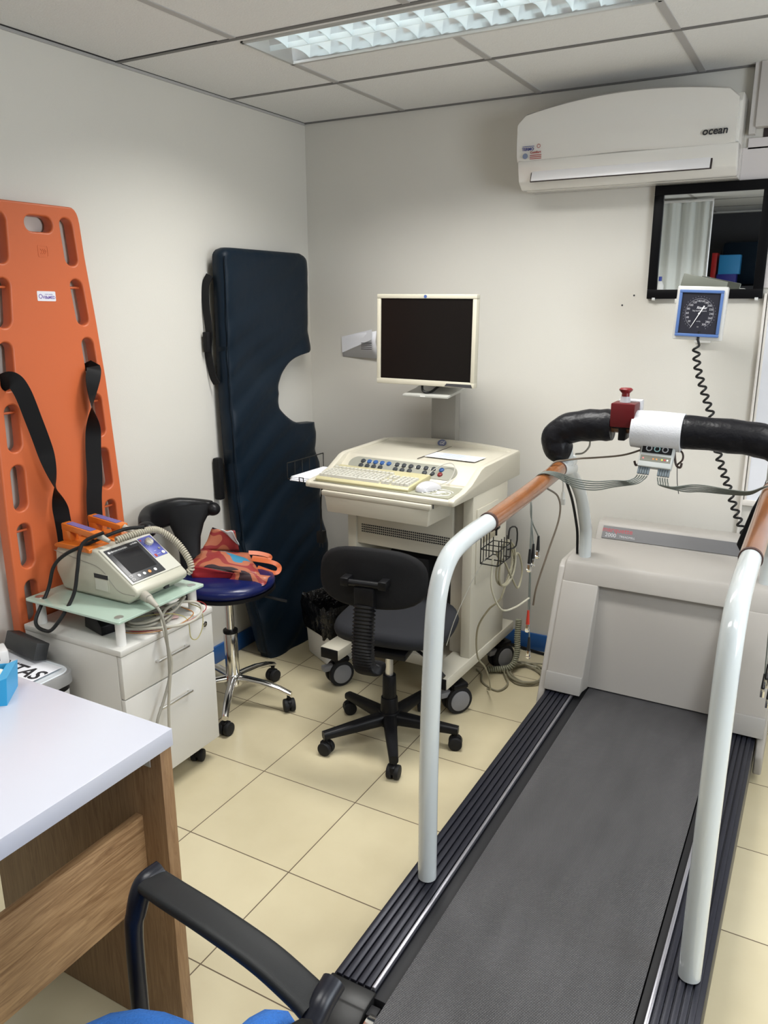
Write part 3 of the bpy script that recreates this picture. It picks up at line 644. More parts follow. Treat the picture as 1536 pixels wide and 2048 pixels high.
# ---- sheet on the console
sh_ = MB(CM @ Matrix.Translation((.44, .40, .9525)) @ Rz(-.03)); sh_.box(-.085, .14, -.07, .03, 0, .0008)
t = tag(obj('instruction_sheet', sh_, paper), 'printed bluish sheet lying on the cart console behind the buttons', 'paper sheet')
pt = MB(CM @ Matrix.Translation((.44, .40, .9534)) @ Rz(-.03))
for k in range(7): pt.box(-.05 + (k % 2)*.01, .11-(k*7 % 4)*.015, -.055+.012*k, -.050+.012*k, 0, .0003)
obj('print', pt, mat('pale_blue_print', (0.38, 0.46, 0.68), .6), t)
# ---- computer box under the cart
t = tag(obj('computer_box', MB().prism([(-.56, .165), (-.56, .555), (-.50, .575), (-.18, .575), (-.18, .165)], .735, .925, 'x', .006), mat('charcoal_case', (0.010, 0.010, 0.011), .5, spec=.25)), 'dark computer case standing on the cart base behind the chair', 'computer')
tag(obj('power_cable', MB().tube([(.965, -.45, .60), (.962, -.47, .50), (.95, -.50, .42), (.945, -.52, .30), (.945, -.52, .202)], .0035, n=8), black_cable), 'thin black cord hanging inside the cart', 'cord')
# ---- notice curling off the wall
nt = MB(); nt.loft([[V((.186+.20*s, -.004-.045*math.sin(s*2.6), 1.392+.03*s)), V((.186+.20*s, -.006-.03*s, 1.345+.03*s)), V((.186+.20*s, -.002-.012*s, 1.300-.004*s))] for s in [i/8 for i in range(9)]], close=False, cap=False)
t = tag(obj('wall_notice', nt, paper, angle=80), 'curling white notice taped to the wall behind the monitor', 'notice'); t.modifiers.new('thickness', 'SOLIDIFY').thickness = .0006
obj('folded_flap', MB().quad((.186, -.010, 1.392), (.375, -.05, 1.43), (.375, -.052, 1.385), (.190, -.014, 1.318)), paper, t)
nm = MB()
for k in range(4): nm.box(.315+.012*k*0, .372, -.0475, -.047, 1.366-.009*k, 1.369-.009*k)
obj('print', nm, ink, t)

# ================================================================ OFFICE CHAIR
CH = Matrix.Translation((.985, -1.0, 0)) @ Rz(math.radians(9))
t = thing('office_chair', 'small black fabric task chair with five star base in front of the cart', 'chair', (.985, -1.0, 0))
fab = mat('black_mesh_fabric', (0.006, 0.006, 0.007), 0.8, bump=(900, .6, .001), spec=.25); fab2 = mat('charcoal_seat_fabric', (0.014, 0.015, 0.019), .8, bump=(900, .6, .001), spec=.3)
def pad(M, w_, d_, h_, edge=3.2, curve=0.0, crown=.3):
    """soft superellipse cushion, local xy plan, thickness h_ along z"""
    mb = MB(M); rings = []; N = 40
    prof = [(.0, -.5), (.90, -.5), (.97, -.35), (1.0, 0), (.97, .30), (.90, .43), (.6, .5), (0, .5+crown*.2)]
    for s, hz in prof:
        ring = []
        for k in range(N):
            a = 2*PI*k/N; c, s_ = math.cos(a), math.sin(a); q = (abs(c)**edge+abs(s_)**edge)**(-1/edge)
            x = w_/2*q*c*max(s, .02); y = d_/2*q*s_*max(s, .02)
            ring.append(V((x, y, hz*h_+curve*(x/(w_/2))**2)))
        rings.append(ring)
    return mb.loft(rings)
obj('seat', pad(CH @ Matrix.Translation((-.005, .10, .437)), .43, .42, .06, 3.0, -.012), fab2, t, angle=60)
BK = CH @ Matrix.Translation((0.012, -.215, .703)) @ Matrix.Rotation(math.radians(83), 4, 'X')
obj('backrest', pad(BK, .372, .198, .040, 2.9, -.03), fab, t, angle=60)
br = MB(CH).cyl((-.055, -.262, .70), (.075, -.262, .70), .011).box(-.068, -.040, -.275, -.228, .688, .716, .004).box(.060, .088, -.275, -.228, .688, .716, .004)
obj('back_hinge', br, black_pl, t)
stp = [(.012, -.258, .69), (.012, -.262, .62), (.012, -.280, .52), (.012, -.262, .41), (.012, -.18, .372), (.012, -.06, .372)]
obj('back_stem', MB(CH).box(-.022, .046, -.275, -.245, .62, .69, .006), black_pl, t)
P_ = spline([(.012, -.262, .63), (.012, -.275, .55), (.012, -.282, .48), (.012, -.268, .42), (.012, -.22, .385), (.012, -.17, .376)], 13); be = MB(CH); rr_ = []
for i, p in enumerate(P_):
    T = (P_[min(i+1, len(P_)-1)]-P_[max(i-1, 0)]).normalized(); nrm = V((1, 0, 0)).cross(T)
    k = 1.0 if i % 2 else .80
    rr_.append([p+V((1, 0, 0))*.037*k*math.copysign(abs(math.cos(a))**.5, math.cos(a))+nrm*.020*k*math.copysign(abs(math.sin(a))**.5, math.sin(a)) for a in [2*PI*j/20+.01 for j in range(20)]])
be.loft(rr_); obj('ribbed_bellows', be, black_pl, t, angle=15)
obj('seat_plate', MB(CH).box(-.09, .09, -.09, .13, .365, .39, .004), black_pl, t)
obj('lever', MB(CH).tube([(.08, .02, .375), (.15, .0, .34), (.19, -.02, .31)], .006, n=8).tube([(.16, -.005, .335), (.21, -.03, .30)], .010, n=10, smooth=2), black_pl, t)
obj('gas_column', MB(CH).cyl((0, 0, .26), (0, 0, .37), .014), steel, t)
obj('column_sleeve', MB(CH).cyl((0, 0, .17), (0, 0, .262), .026, .024, bev=.002).cyl((0, 0, .07), (0, 0, .175), .036, .030, bev=.003), black_pl, t)
def small_caster(M, par, disc=black_pl, r=.025):
    o = obj('caster', MB(M).cyl((-.022, 0, r), (-.003, 0, r), r, n=24, bev=.004).cyl((.003, 0, r), (.022, 0, r), r, n=24, bev=.004), black_rub, par)
    obj('caster_hood', MB(M).prism([(-.024, .025), (-.020, .048), (.004, .056), (.016, .050), (.016, .03)], -.008, .008, 'x', .002).cyl((0, 0, .03), (0, 0, .068), .008), disc, o)
    return o
for k, a in enumerate((-128, -58, 14, 86, 158)):
    a = math.radians(a); M = Matrix.Translation((.985, -1.0, 0)) @ Rz(a)
    lg = MB(M); rg2 = []
    for s in (0, .3, .65, .92, 1.0):
        x = .02+.235*s; z = .092-.018*s; w_ = .026-.010*s; h_ = .030-.012*s
        rg2.append([V((x, w_*math.copysign(abs(math.cos(q))**.6, math.cos(q)), z+h_*math.copysign(abs(math.sin(q))**.6, math.sin(q))*.8)) for q in [2*PI*j/16+.02 for j in range(16)]])
    lg.loft(rg2); lo_ = obj('base_leg', lg, black_pl, t, angle=50)
    small_caster(M @ Matrix.Translation((.245, 0, 0)) @ Rz(.7+.5*k), lo_)
obj('hub', MB(CH).cyl((0, 0, .066), (0, 0, .12), .040, .038, bev=.004), black_pl, t)
# ================================================================ ROLLING STOOL
SX, SY = .312, -1.065
t = thing('rolling_stool', 'blue round rolling stool with curved black back and chrome base', 'stool', (SX, SY, 0))
vin = mat('blue_vinyl', (0.004, 0.009, 0.075), .30, coat=.12, spec=.3)
obj('seat', MB().lathe([(0, .498), (.168, .500), (.180, .512), (.182, .524), (.174, .538), (.14, .546), (0, .548)], (SX, SY, 0), n=48), vin, t, angle=60)
obj('seat_base', MB().lathe([(0, .476), (.15, .478), (.182, .492), (.182, .504), (0, .504)], (SX, SY, 0), n=48), black_pl, t)
obj('column', MB().cyl((SX, SY, .30), (SX, SY, .48), .016).cyl((SX, SY, .12), (SX, SY, .31), .027, bev=.003), chrome, t)
obj('column_ring', MB().cyl((SX, SY, .308), (SX, SY, .322), .029, bev=.003), black_pl, t)
leather = mat('black_leatherette', (0.008, 0.008, 0.009), .36, spec=.22)
# backrest: wide saddle sweeping into an arm on each side
cx, cy = .245, -1.14; R0 = .185
bk = []; NA = 40
for i in range(NA+1):
    s = i/NA; a = math.radians(250-190*s-0) ; a = math.radians(240-127*s)
    px_, py_ = cx+R0*math.cos(a), cy+R0*math.sin(a)
    m = 1-abs(2*s-1.0); zt = .800+.022*min(1, m*1.6)+.0*s; hh_ = .028+.0*m
    dr_ = V((math.cos(a), math.sin(a), 0)); th = .024
    if s < .1: zt -= .010*(1-s/.1)
    ring = []
    low = zt-.055-.05*max(0, math.sin(PI*s))
    for k in range(16):
        q = 2*PI*k/16; c_, s_ = math.cos(q), math.sin(q); zz = (zt+low)/2+(zt-low)/2*math.copysign(abs(s_)**.5, s_)
        e = 1.0 if 0 < i < NA else .6
        ring.append(V((px_, py_, zz))+dr_*(th*e*math.copysign(abs(c_)**.7, c_)))
    bk.append(ring)
b1 = obj('backrest', MB().loft(bk), leather, t, angle=60)
obj('arm_end', MB().sph((cx+R0*math.cos(math.radians(240)), cy+R0*math.sin(math.radians(240))-.0, .765), .034, (1.1, 1, .9)), leather, b1)
obj('arm_end', MB().sph((cx+R0*math.cos(math.radians(113)), cy+R0*math.sin(math.radians(113)), .768), .030, (1.1, 1, .9)), leather, b1)
stm = []
for (x, y, z), hw_ in (((.112, -1.050, .795), .110), ((.114, -1.055, .765), .095), ((.118, -1.058, .72), .066), ((.124, -1.062, .67), .048), ((.132, -1.068, .61), .041), ((.142, -1.075, .55), .042), ((.165, -1.08, .50), .046)):
    tg = V((.62, .78, 0)); nr = V((.78, -.62, 0)); stm.append([V((x, y, z))+tg*hw_*math.copysign(abs(math.cos(q))**.6, math.cos(q))+nr*.017*math.copysign(abs(math.sin(q))**.6, math.sin(q)) for q in [2*PI*j/20+.01 for j in range(20)]])
obj('back_stem', MB().loft(stm), leather, b1, angle=60)
obj('back_bracket', MB().tube([(.15, -1.07, .54), (.155, -1.07, .48), (.18, -1.068, .468), (.26, -1.065, .47)], .014, n=12), black_pl, t)
obj('lever', MB().tube([(.38, -1.02, .475), (.45, -.96, .44), (.48, -.92, .42)], .006, n=8), black_pl, t)
hub = obj('hub', MB().cyl((SX, SY, .085), (SX, SY, .135), .036, .030, bev=.006), chrome, t)
for k in range(5):
    a = math.radians(14+72*k)
    M = Matrix.Translation((SX, SY, 0)) @ Rz(a); rr2 = []
    for s in (0, .2, .5, .8, .95, 1.0):
        x = .02+.225*s; z = .115-.008*s-.035*s**3; w_ = .017-.004*s; h_ = .015-.005*s
        rr2.append([V((x, w_*math.cos(q), z+h_*math.sin(q))) for q in [2*PI*j/16 for j in range(16)]])
    lo_ = obj('base_leg', MB(M).loft(rr2), chrome, t, angle=60)
    small_caster(M @ Matrix.Translation((.235, 0, 0)) @ Rz(.6+.9*k), lo_, black_pl, .026)

# ---- shopping bag folded on the stool
BG = {'L': (0.188, -1.143, 0.585), 'TL': (0.141, -1.009, 0.610), 'TR': (0.315, -0.935, 0.595), 'RB': (0.451, -1.039, 0.565), 'FR': (0.492, -1.029, 0.565), 'BR': (0.493, -1.072, 0.535), 'BM': (0.345, -1.103, 0.537), 'B': (0.353, -1.184, 0.533), 'BL': (0.223, -1.163, 0.535), 'mouth1': (0.183, -1.116, 0.580), 'mouth2': (0.366, -1.082, 0.570), 'mouth3': (0.358, -1.074, 0.540), 'mouth4': (0.214, -1.149, 0.545), 'U1': (0.166, -0.968, 0.690), 'U2': (0.248, -0.930, 0.675), 'U3': (0.239, -0.896, 0.610), 'U0': (0.141, -1.009, 0.610), 'w1': (0.211, -0.976, 0.688), 'w2': (0.250, -0.944, 0.677), 'w3': (0.245, -0.907, 0.612), 'h1': (0.317, -0.937, 0.600), 'h2': (0.377, -0.885, 0.580), 'h3': (0.378, -0.894, 0.570), 'h4': (0.341, -0.944, 0.585), 'h5': (0.339, -0.948, 0.580), 'h6': (0.420, -0.920, 0.570), 'h7': (0.444, -0.909, 0.550), 'h8': (0.442, -0.935, 0.535), 'h9': (0.368, -0.950, 0.550)}
bg = {k: V(v) for k, v in BG.items()}
bagm = mat('printed_bag_paper', (0.5, 0.15, 0.08), .42)
n, l, b = nodes(bagm)
ge = n.new('ShaderNodeNewGeometry'); vo = n.new('ShaderNodeTexNoise'); vo.inputs['Scale'].default_value = 9; vo.inputs['Detail'].default_value = 0; vo.inputs['Distortion'].default_value = .6
l.new(ge.outputs['Position'], vo.inputs[0])
rp = n.new('ShaderNodeValToRGB'); rp.color_ramp.interpolation = 'CONSTANT'; l.new(vo.outputs[0], rp.inputs[0]); e = rp.color_ramp.elements
e[0].position = 0; e[0].color = (.025, .010, .016, 1); e[1].position = .40; e[1].color = (.40, .12, .06, 1)
for p_, c_ in ((.53, (.27, .028, .028, 1)), (.615, (.43, .14, .075, 1)), (.71, (.04, .22, .36, 1))):
    q = e.new(p_); q.color = c_
l.new(rp.outputs[0], b.inputs['Base Color'])
orange = mat('bag_handle_orange', (0.52, 0.10, 0.015), .45)
t = thing('shopping_bag', 'folded orange and red patterned shopping bag lying on the blue stool', 'bag', (.33, -1.05, .548))
def patch(mb, a, b_, c, d, n_=8, bulge=0.0, nrm=(0, 0, 1)):
    R_ = []
    for i in range(n_+1):
        s = i/n_; R_.append([a.lerp(d, s).lerp(b_.lerp(c, s), q/n_)+V(nrm)*bulge*math.sin(PI*s)*math.sin(PI*q/n_)+V((0, 0, .0035*math.sin(9*s+5*q/n_))) for q in range(n_+1)])
    return mb.loft(R_, close=False, cap=False)
def sheet(name, quads, m, par, thick=.0015):
    mb = MB()
    for q in quads: patch(mb, *q[:4], bulge=q[4] if len(q) > 4 else 0)
    bmesh.ops.remove_doubles(mb.b, verts=mb.b.verts[:], dist=.0012)
    o = obj(name, mb, m, par, angle=60); o.modifiers.new('thickness', 'SOLIDIFY').thickness = thick; return o
mainp = sheet('bag_body', [(bg['L'], bg['RB'], bg['TR'], bg['TL'], .022)], bagm, t)
sheet('front_fold', [(bg['mouth2']+V((.006, -.010, .004)), bg['FR'], bg['BR'], bg['BM'], .008)], bagm, t)
sheet('bag_base', [(bg['BL']+V((0, 0, .0)), bg['B'], bg['BR'], bg['mouth3'], .0), (bg['BL'], bg['BL'].lerp(bg['B'], .5)-V((0, 0, .004)), bg['B'], bg['BM'], 0)], mat('bag_lining_white', (.55, .45, .43), .5), t)
sheet('bag_mouth', [(bg['L']+V((.006, -.008, .004)), bg['mouth2']+V((.006, -.010, .004)), bg['mouth3']+V((.004, -.006, 0)), bg['mouth4']+V((.004, -.006, 0)), 0)], mat('bag_inside_red', (.30, .015, .02), .5), t)
sheet('bag_flap', [(bg['TL']+V((.006, -.012, -.012)), bg['U3']+V((.004, -.008, -.022)), bg['U2'], bg['U1'], .01)], bagm, t)
sheet('white_flap', [(bg['w1']+V((.004, -.006, .003)), bg['w3']+V((.004, -.006, .003)), bg['w3']+V((.008, -.008, .006)), bg['w2']+V((.004, -.006, .003)), 0)], mat('bag_lining_pale', (.62, .66, .66), .5), t)
obj('bag_handle', MB().tube([bg['h1'], (bg['h1']+bg['h2'])/2+V((0, 0, .004)), bg['h2'], bg['h3'], bg['h4']], .01, flat=(.018, .0018, (0.3, -.6, .7))), orange, t)
obj('bag_handle', MB().tube([bg['h5'], bg['h6'], bg['h7'], bg['h8'], bg['h9']], .01, flat=(.018, .0018, (0.3, -.6, .7))), orange, t)

# ================================================================ DRAWER CABINET
t = thing('drawer_cabinet', 'white rolling drawer cabinet carrying the glass riser', 'cabinet', (.29, -1.58, 0))
cabm = mat('cabinet_white', (0.64, 0.63, 0.60), .32, bump=(90, .1, .0006)); cx0, cx1, cy0, cy1 = .085, .512, -1.785, -1.385
obj('cabinet_body', MB().box(cx0, cx1-.018, cy0, cy1, .078, .548, .002), cabm, t)
obj('cabinet_top', MB().box(cx0, cx1+.004, cy0-.002, cy1+.002, .548, .568, .003), cabm, t)
for z0, z1, hz in ((.408, .546, .478), (.080, .403, .317)):
    d = obj('drawer', MB().box(cx1-.016, cx1+.001, cy0+.001, cy1-.001, z0, z1, .0015), cabm, t)
    obj('handle', MB().box(cx1+.012, cx1+.019, -1.655, -1.515, hz, hz+.007, .0015).box(cx1, cx1+.015, -1.652, -1.645, hz, hz+.006).box(cx1, cx1+.015, -1.525, -1.518, hz, hz+.006), steel, d)
    if z0 > .3: obj('lock', MB().cyl((cx1, -1.425, .520), (cx1+.006, -1.425, .520), .0105, n=24, bev=.002).box(cx1+.006, cx1+.0066, -1.4262, -1.4238, .515, .525), chrome, d)
for x, y in ((cx0+.05, cy0+.05), (cx1-.05, cy0+.05), (cx0+.05, cy1-.05), (cx1-.05, cy1-.06)):
    small_caster(Matrix.Translation((x, y, 0)) @ Rz(.4), t, black_pl, .022)
# ---- glass riser
t = thing('glass_riser', 'frosted glass monitor riser on four white posts under the defibrillator', 'monitor riser', (.305, -1.59, .568))
gl = mat('frosted_green_glass', (0.42, 0.55, 0.47), .12, trans=.0, coat=.6)
ring_ = rrect(.098, .512, -1.782, -1.408, .010)
obj('glass_plate', MB(Matrix.Translation((0, 0, .652))).mesh(curve2d([ring_], .008, .0015)), gl, t)
for x, y in ((.13, -1.75), (.482, -1.75), (.13, -1.44), (.482, -1.44)):
    q = obj('post', MB().cyl((x, y, .568), (x, y, .648), .0145, n=24), white_paint, t)
    obj('steel_disc', MB().cyl((x, y, .656), (x, y, .658), .0135, n=24), steel, q)

# ================================================================ DEFIBRILLATOR
t = thing('defibrillator', 'cream defibrillator with orange paddles and a dark screen on the glass riser', 'defibrillator', (.30, -1.56, .657)); DF = t
dc = mat('defib_cream', (0.50, 0.49, 0.405), .4, var=(14, .03))
y0, y1 = -1.672, -1.448
body = [(.15, .664), (.44, .664), (.478, .692), (.480, .708), (.458, .724), (.325, .812), (.30, .818), (.142, .806), (.128, .79), (.122, .72)]
dbd = obj('body', MB().prism(body, y0, y1, 'y', .008, 3), dc, t, angle=50)
obj('foot', MB().box(.17, .43, y0+.012, y1-.012, .657, .668, .003), dc, dbd)
SM = frame((.390, (y0+y1)/2, .7705), (0, 1, 0), (-.133, 0, .089))   # sloping face, x to the right, y up the slope
hh = .081
obj('face_rim', MB(SM).box(-.106, .106, -hh, hh, -.003, .003, .002), mat('defib_light', (0.58, 0.575, 0.51), .35), dbd)
obj('screen_bezel', MB(SM).box(-.098, .040, -.076, .070, .002, .0045, .0015), mat('bezel_charcoal', (0.035, 0.037, 0.042), .35), dbd)
obj('screen', MB(SM).box(-.080, .026, -.045, .046, .0044, .0052), mat('defib_screen', (0.016, 0.016, 0.018), .2), dbd)
obj('control_panel', MB(SM).box(.044, .100, -.020, .072, .002, .0045, .001), mat('defib_violet', (0.085, 0.10, 0.36), .4), dbd)
wp_ = mat('defib_white_print', (0.7, 0.7, 0.7), .4)
for k, u in enumerate((-.062, -.040, -.018, .006)):
    obj('key', MB(SM).cyl((u, -.060, .0044), (u, -.060, .0070), .0058, n=20, bev=.001), wp_ if k != 2 else mat('defib_orange_key', (0.7, 0.28, 0.08), .4), dbd)
for v in (-.066, -.052):
    obj('round_mark', MB(SM).mesh(curve2d([[(-.088+.006*math.cos(a*PI/10), v+.0045*math.sin(a*PI/10)) for a in range(20)], [(-.088+.0048*math.cos(a*PI/10), v+.0034*math.sin(a*PI/10)) for a in range(20)]], .0006), Matrix.Translation((0, 0, .0047))), wp_, dbd)
pt = MB(SM); pt.mesh(textmesh('NIHON KOHDEN', .0085, frame((-.047, .056, .0047), (1, 0, 0), (0, 1, 0)), .0002, bold=.0002)); pt.mesh(textmesh('cardiolife', .008, frame((.018, .061, .0047), (1, 0, 0), (0, 1, 0)), .0002, bold=.0002)); pt.box(-.090, -.083, .052, .060, .0045, .005)
pt.mesh(textmesh('CHARGE', .004, frame((.068, -.009, .0047), (1, 0, 0), (0, 1, 0)), .0002)); pt.mesh(textmesh('SYNC', .004, frame((.066, .006, .0047), (1, 0, 0), (0, 1, 0)), .0002))
for k in range(12):
    a = math.radians(-30+k*24); pt.box(.070+.0165*math.cos(a)-.0012, .070+.0165*math.cos(a)+.0012, .044+.0165*math.sin(a)-.0006, .044+.0165*math.sin(a)+.0006, .0045, .005)
obj('white_print', pt, wp_, dbd)
pt = MB(SM).box(.049, .058, -.018, -.006, .0045, .005).box(.046, .052, .058, .066, .0045, .005); obj('red_marks', pt, mat('red_print', (0, 0, 0)), dbd)
kb = MB(SM).lathe([(.0135, 0), (.0135, .010), (.011, .013), (0, .013)], (.070, .044, .0045)); kb.box(.0675, .0725, .032, .056, .012, .020, .002); obj('mode_knob', kb, mat('knob_cream', (0.72, 0.70, 0.60), .3), dbd)
obj('push_key', MB(SM).cyl((.087, -.010, .0045), (.087, -.010, .0075), .0065, n=20, bev=.001), wp_, dbd)
obj('push_key', MB(SM).cyl((.086, .010, .0045), (.086, .010, .007), .0048, n=20, bev=.001), mat('key_grey', (0.2, 0.2, 0.22), .4), dbd)
obj('front_socket', MB().box(.460, .4715, -1.545, -1.527, .676, .700, .001), ink, dbd)
sd = MB().box(.30, .365, y0-.0025, y0+.001, .685, .745, .002); dd = obj('recorder_door', sd, dc, dbd)
obj('recorder_slot', MB().box(.302, .363, y0-.0032, y0-.002, .728, .742), ink, dd)
obj('recorder_label', MB().box(.306, .358, y0-.0036, y0-.0025, .690, .724), mat('defib_light', (0, 0, 0)), dd)
obj('seam', MB().tube([(.126, y0-.0005, .79), (.24, y0-.0005, .775), (.33, y0-.0005, .76), (.40, y0-.0005, .70), (.47, y0-.0005, .695)], .0012, n=6), mat('seam_shadow_grey', (0.30, 0.29, 0.25), .6), dbd)
# paddles
orp = mat('paddle_orange', (0.62, 0.16, 0.02), .3)
for yc in (-1.640, -1.535):
    bm_ = MB().prism([(.140, .806), (.140, .815), (.155, .822), (.285, .824), (.300, .818), (.300, .806)], yc-.042, yc+.042, 'y', .003)
    bm_.prism([(.150, .820), (.150, .872), (.160, .876), (.178, .872), (.186, .858), (.190, .820)], yc-.016, yc+.016, 'y', .004)
    bm_.prism([(.150, .855), (.150, .880), (.300, .866), (.300, .844), (.190, .855)], yc-.017, yc+.017, 'y', .004)
    bm_.box(.25, .275, yc-.010, yc+.010, .82, .85, .003)
    p = obj('paddle', bm_, orp, t)
    obj('paddle_label', MB(frame((.228, yc, .8735), (1, 0, -.093), (0, 1, 0))).box(-.058, .050, -.012, .012, -.001, .0008), mat('paddle_label_violet', (0.14, 0.12, 0.32), .4), p)
    obj('strain_relief', MB().cyl((.298, yc, .855), (.335, yc+.010, .838), .011, .006), mat('relief_grey', (0.40, 0.38, 0.33), .5), p)
    obj('discharge_key', MB().box(.148, .152, yc-.006, yc+.006, .855, .868, .001), black_pl, p)
hx = helix([(.345, -1.615, .838), (.365, -1.56, .846), (.372, -1.50, .846), (.375, -1.455, .832), (.415, -1.428, .795), (.46, -1.424, .745), (.478, -1.430, .712), (.470, -1.440, .698)], .0085, 46)
obj('coiled_lead', MB().tube(hx, .0036, n=8, smooth=1), mat('coil_khaki', (0.42, 0.39, 0.31), .45), t)
blk = mat('lead_black', (0.014, 0.015, 0.016), .4, spec=.3)
obj('black_lead', MB().tube([(.375, -1.52, .862), (.34, -1.56, .862), (.31, -1.61, .850), (.27, -1.66, .828), (.22, -1.705, .80), (.175, -1.72, .755), (.155, -1.735, .68), (.165, -1.80, .60), (.205, -1.80, .575), (.255, -1.80, .60), (.275, -1.74, .68), (.278, -1.715, .76), (.278, -1.70, .815), (.285, -1.68, .845), (.325, -1.64, .868)], .0058, n=10), blk, t)
cn = MB().cyl((.472, -1.640, .688), (.505, -1.648, .684), .0165, .014, bev=.002).cyl((.505, -1.648, .684), (.545, -1.655, .668), .012, .006); ft = obj('lead_plug', cn, mat('relief_grey', (0, 0, 0)), t)
obj('patient_lead', MB().tube([(.54, -1.655, .670), (.556, -1.655, .65), (.562, -1.648, .60), (.560, -1.642, .53), (.556, -1.638, .47), (.552, -1.640, .42), (.548, -1.665, .36), (.548, -1.70, .30), (.55, -1.71, .22)], .0046, n=10), grey_cable, t)
# ---- spare leads coiled under the glass
t = thing('lead_bundle', 'tangle of grey and coloured patient leads spilling from under the glass riser', 'cables', (.48, -1.60, .57))
gc = mat('cable_warm_grey', (0.42, 0.40, 0.34), .45)
def loop(c, rx, ry, a0, a1, z0, z1, rot=0, n_=14):
    out = []
    for i in range(n_):
        s = i/(n_-1); a = math.radians(a0+(a1-a0)*s); p = V((rx*math.cos(a), ry*math.sin(a), 0)); p.rotate(Matrix.Rotation(rot, 3, 'Z'))
        out.append(V((c[0]+p.x, c[1]+p.y, z0+(z1-z0)*s)))
    return out
obj('grey_lead', MB().tube([(.30, -1.66, .576), (.40, -1.68, .578), (.47, -1.66, .582), (.53, -1.625, .586), (.565, -1.575, .585), (.575, -1.52, .590), (.555, -1.475, .600), (.52, -1.465, .612), (.485, -1.50, .618), (.475, -1.55, .612), (.50, -1.60, .60), (.535, -1.628, .580), (.552, -1.636, .54), (.556, -1.628, .48), (.556, -1.640, .42), (.552, -1.650, .34), (.550, -1.655, .25)], .0046, n=10), gc, t)
obj('grey_lead', MB().tube([(.28, -1.60, .576), (.38, -1.55, .58), (.45, -1.50, .60), (.475, -1.47, .625), (.49, -1.49, .625), (.485, -1.53, .60), (.46, -1.58, .59), (.42, -1.64, .582), (.33, -1.66, .578)], .0042, n=10), gc, t)
obj('grey_lead', MB().tube(loop((.43, -1.58), .06, .085, 0, 700, .576, .60, .2, 28), .0040, n=8), gc, t)
for nm_, cl, pth in (('red_wire', (0.30, 0.02, 0.02), [(.33, -1.67, .574), (.45, -1.67, .574), (.535, -1.61, .580), (.566, -1.55, .588), (.565, -1.47, .598), (.52, -1.44, .605), (.44, -1.46, .60)]),
                     ('orange_wire', (0.45, 0.18, 0.03), [(.32, -1.68, .573), (.44, -1.685, .573), (.515, -1.64, .576), (.55, -1.58, .582), (.54, -1.50, .590), (.47, -1.48, .592)]),
                     ('yellow_wire', (0.40, 0.36, 0.14), [(.36, -1.64, .58), (.47, -1.57, .60), (.545, -1.54, .59), (.565, -1.545, .53), (.565, -1.515, .515), (.567, -1.49, .55), (.545, -1.47, .595), (.49, -1.46, .60)])):
    obj(nm_, MB().tube(pth, .0016, n=6), mat(nm_, cl, .4), t)
tag(obj('film_sachet', MB(Matrix.Translation((.40, -1.50, .572)) @ Rz(-.5)).box(-.11, .09, -.03, .03, 0, .004, .002), mat('pink_film', (0.62, 0.42, 0.40), .25)), 'pinkish plastic sachet under the glass riser', 'sachet')
tag(obj('power_adapter', MB(Matrix.Translation((.335, -1.695, .568)) @ Rz(-.25)).prism([(-.055, 0), (-.05, .042), (.03, .05), (.055, .03), (.055, 0)], -.028, .028, 'y', .004), black_pl), 'black power adapter under the glass riser', 'adapter')

# ================================================================ SPINE BOARD
t = thing('spine_board', 'orange plastic spine board with cut out handles leaning on the left wall', 'spine board', (.05, -1.547, 0))
UPV = V((-.016, 0, 1)).normalized()
SBM = frame((.058, -1.553, 0.003), (0, 1, 0), UPV)
hw = [(0, .17), (.03, .195), (.15, .222), (.5, .235), (.9, .232), (1.37, .214), (1.70, .182), (1.80, .176)]
def hwz(z):
    for (a, b_), (c, d) in zip(hw, hw[1:]):
        if z <= c: return b_+(d-b_)*(z-a)/(c-a)
    return hw[-1][1]
zs = [0, .01, .03, .06, .1, .15, .3, .5, .7, .9, 1.1, 1.3, 1.5, 1.7, 1.80]
outl = [(hwz(z), z) for z in zs]+[(.174-.03*(1-math.cos(a)), 1.81+.04*math.sin(a)) for a in [math.radians(q) for q in (15, 35, 55, 75, 90)]]
outl = outl+[(-x, y) for x, y in outl[::-1]]
loops = [outl]; hol = []
def slot(cx_, cy_, w_, h_, sh=0):
    r = min(w_, h_)/2; L_ = rrect(-w_/2, w_/2, -h_/2, h_/2, r-.0005, 8); return [(cx_+x+sh*y, cy_+y) for x, y in L_]
for i in range(9):
    zc = 1.742-.187*i; s_ = -(hwz(zc+.05)-hwz(zc-.05))/.1
    if zc < .15: continue
    for sg in (-1, 1): loops.append(slot(sg*(hwz(zc)-.056), zc, .048, .145, -sg*s_)); hol.append((sg*(hwz(zc)-.056), zc))
loops.append(slot(.018, 1.790, .10, .047)); loops.append(slot(0, .07, .12, .05))
orb = mat('board_orange', (0.58, 0.130, 0.042), .42, bump=(700, .12, .0004))
sbm = MB(SBM); sbm.mesh(curve2d(loops, .044, .006, 3)); board = obj('board', sbm, orb, t, angle=50)
for i, (x, z) in enumerate(hol):
    if (i//2) % 2 == 1: obj('strap_pin', MB(SBM).cyl((x-.026, z+.047, .0), (x+.026, z+.047, .0), .004, n=12), orb, board)
obj('embossed_square', MB(SBM).mesh(curve2d([rrect(.002, .040, 1.692, 1.728, .004), rrect(.005, .037, 1.695, 1.725, .003)], .0016), Matrix.Translation((0, 0, .0222))), orb, board)
mk = MB(SBM)
for k in range(3): mk.tube([(.012+.007*k, 1.702, .0222), (.018+.007*k, 1.709, .0222), (.012+.007*k, 1.717, .0222)], .0012, n=6, smooth=0)
obj('embossed_arrows', mk, orb, board)
LM = SBM @ Matrix.Translation((.0135, 1.575, .0222)) @ Rz(-.02)
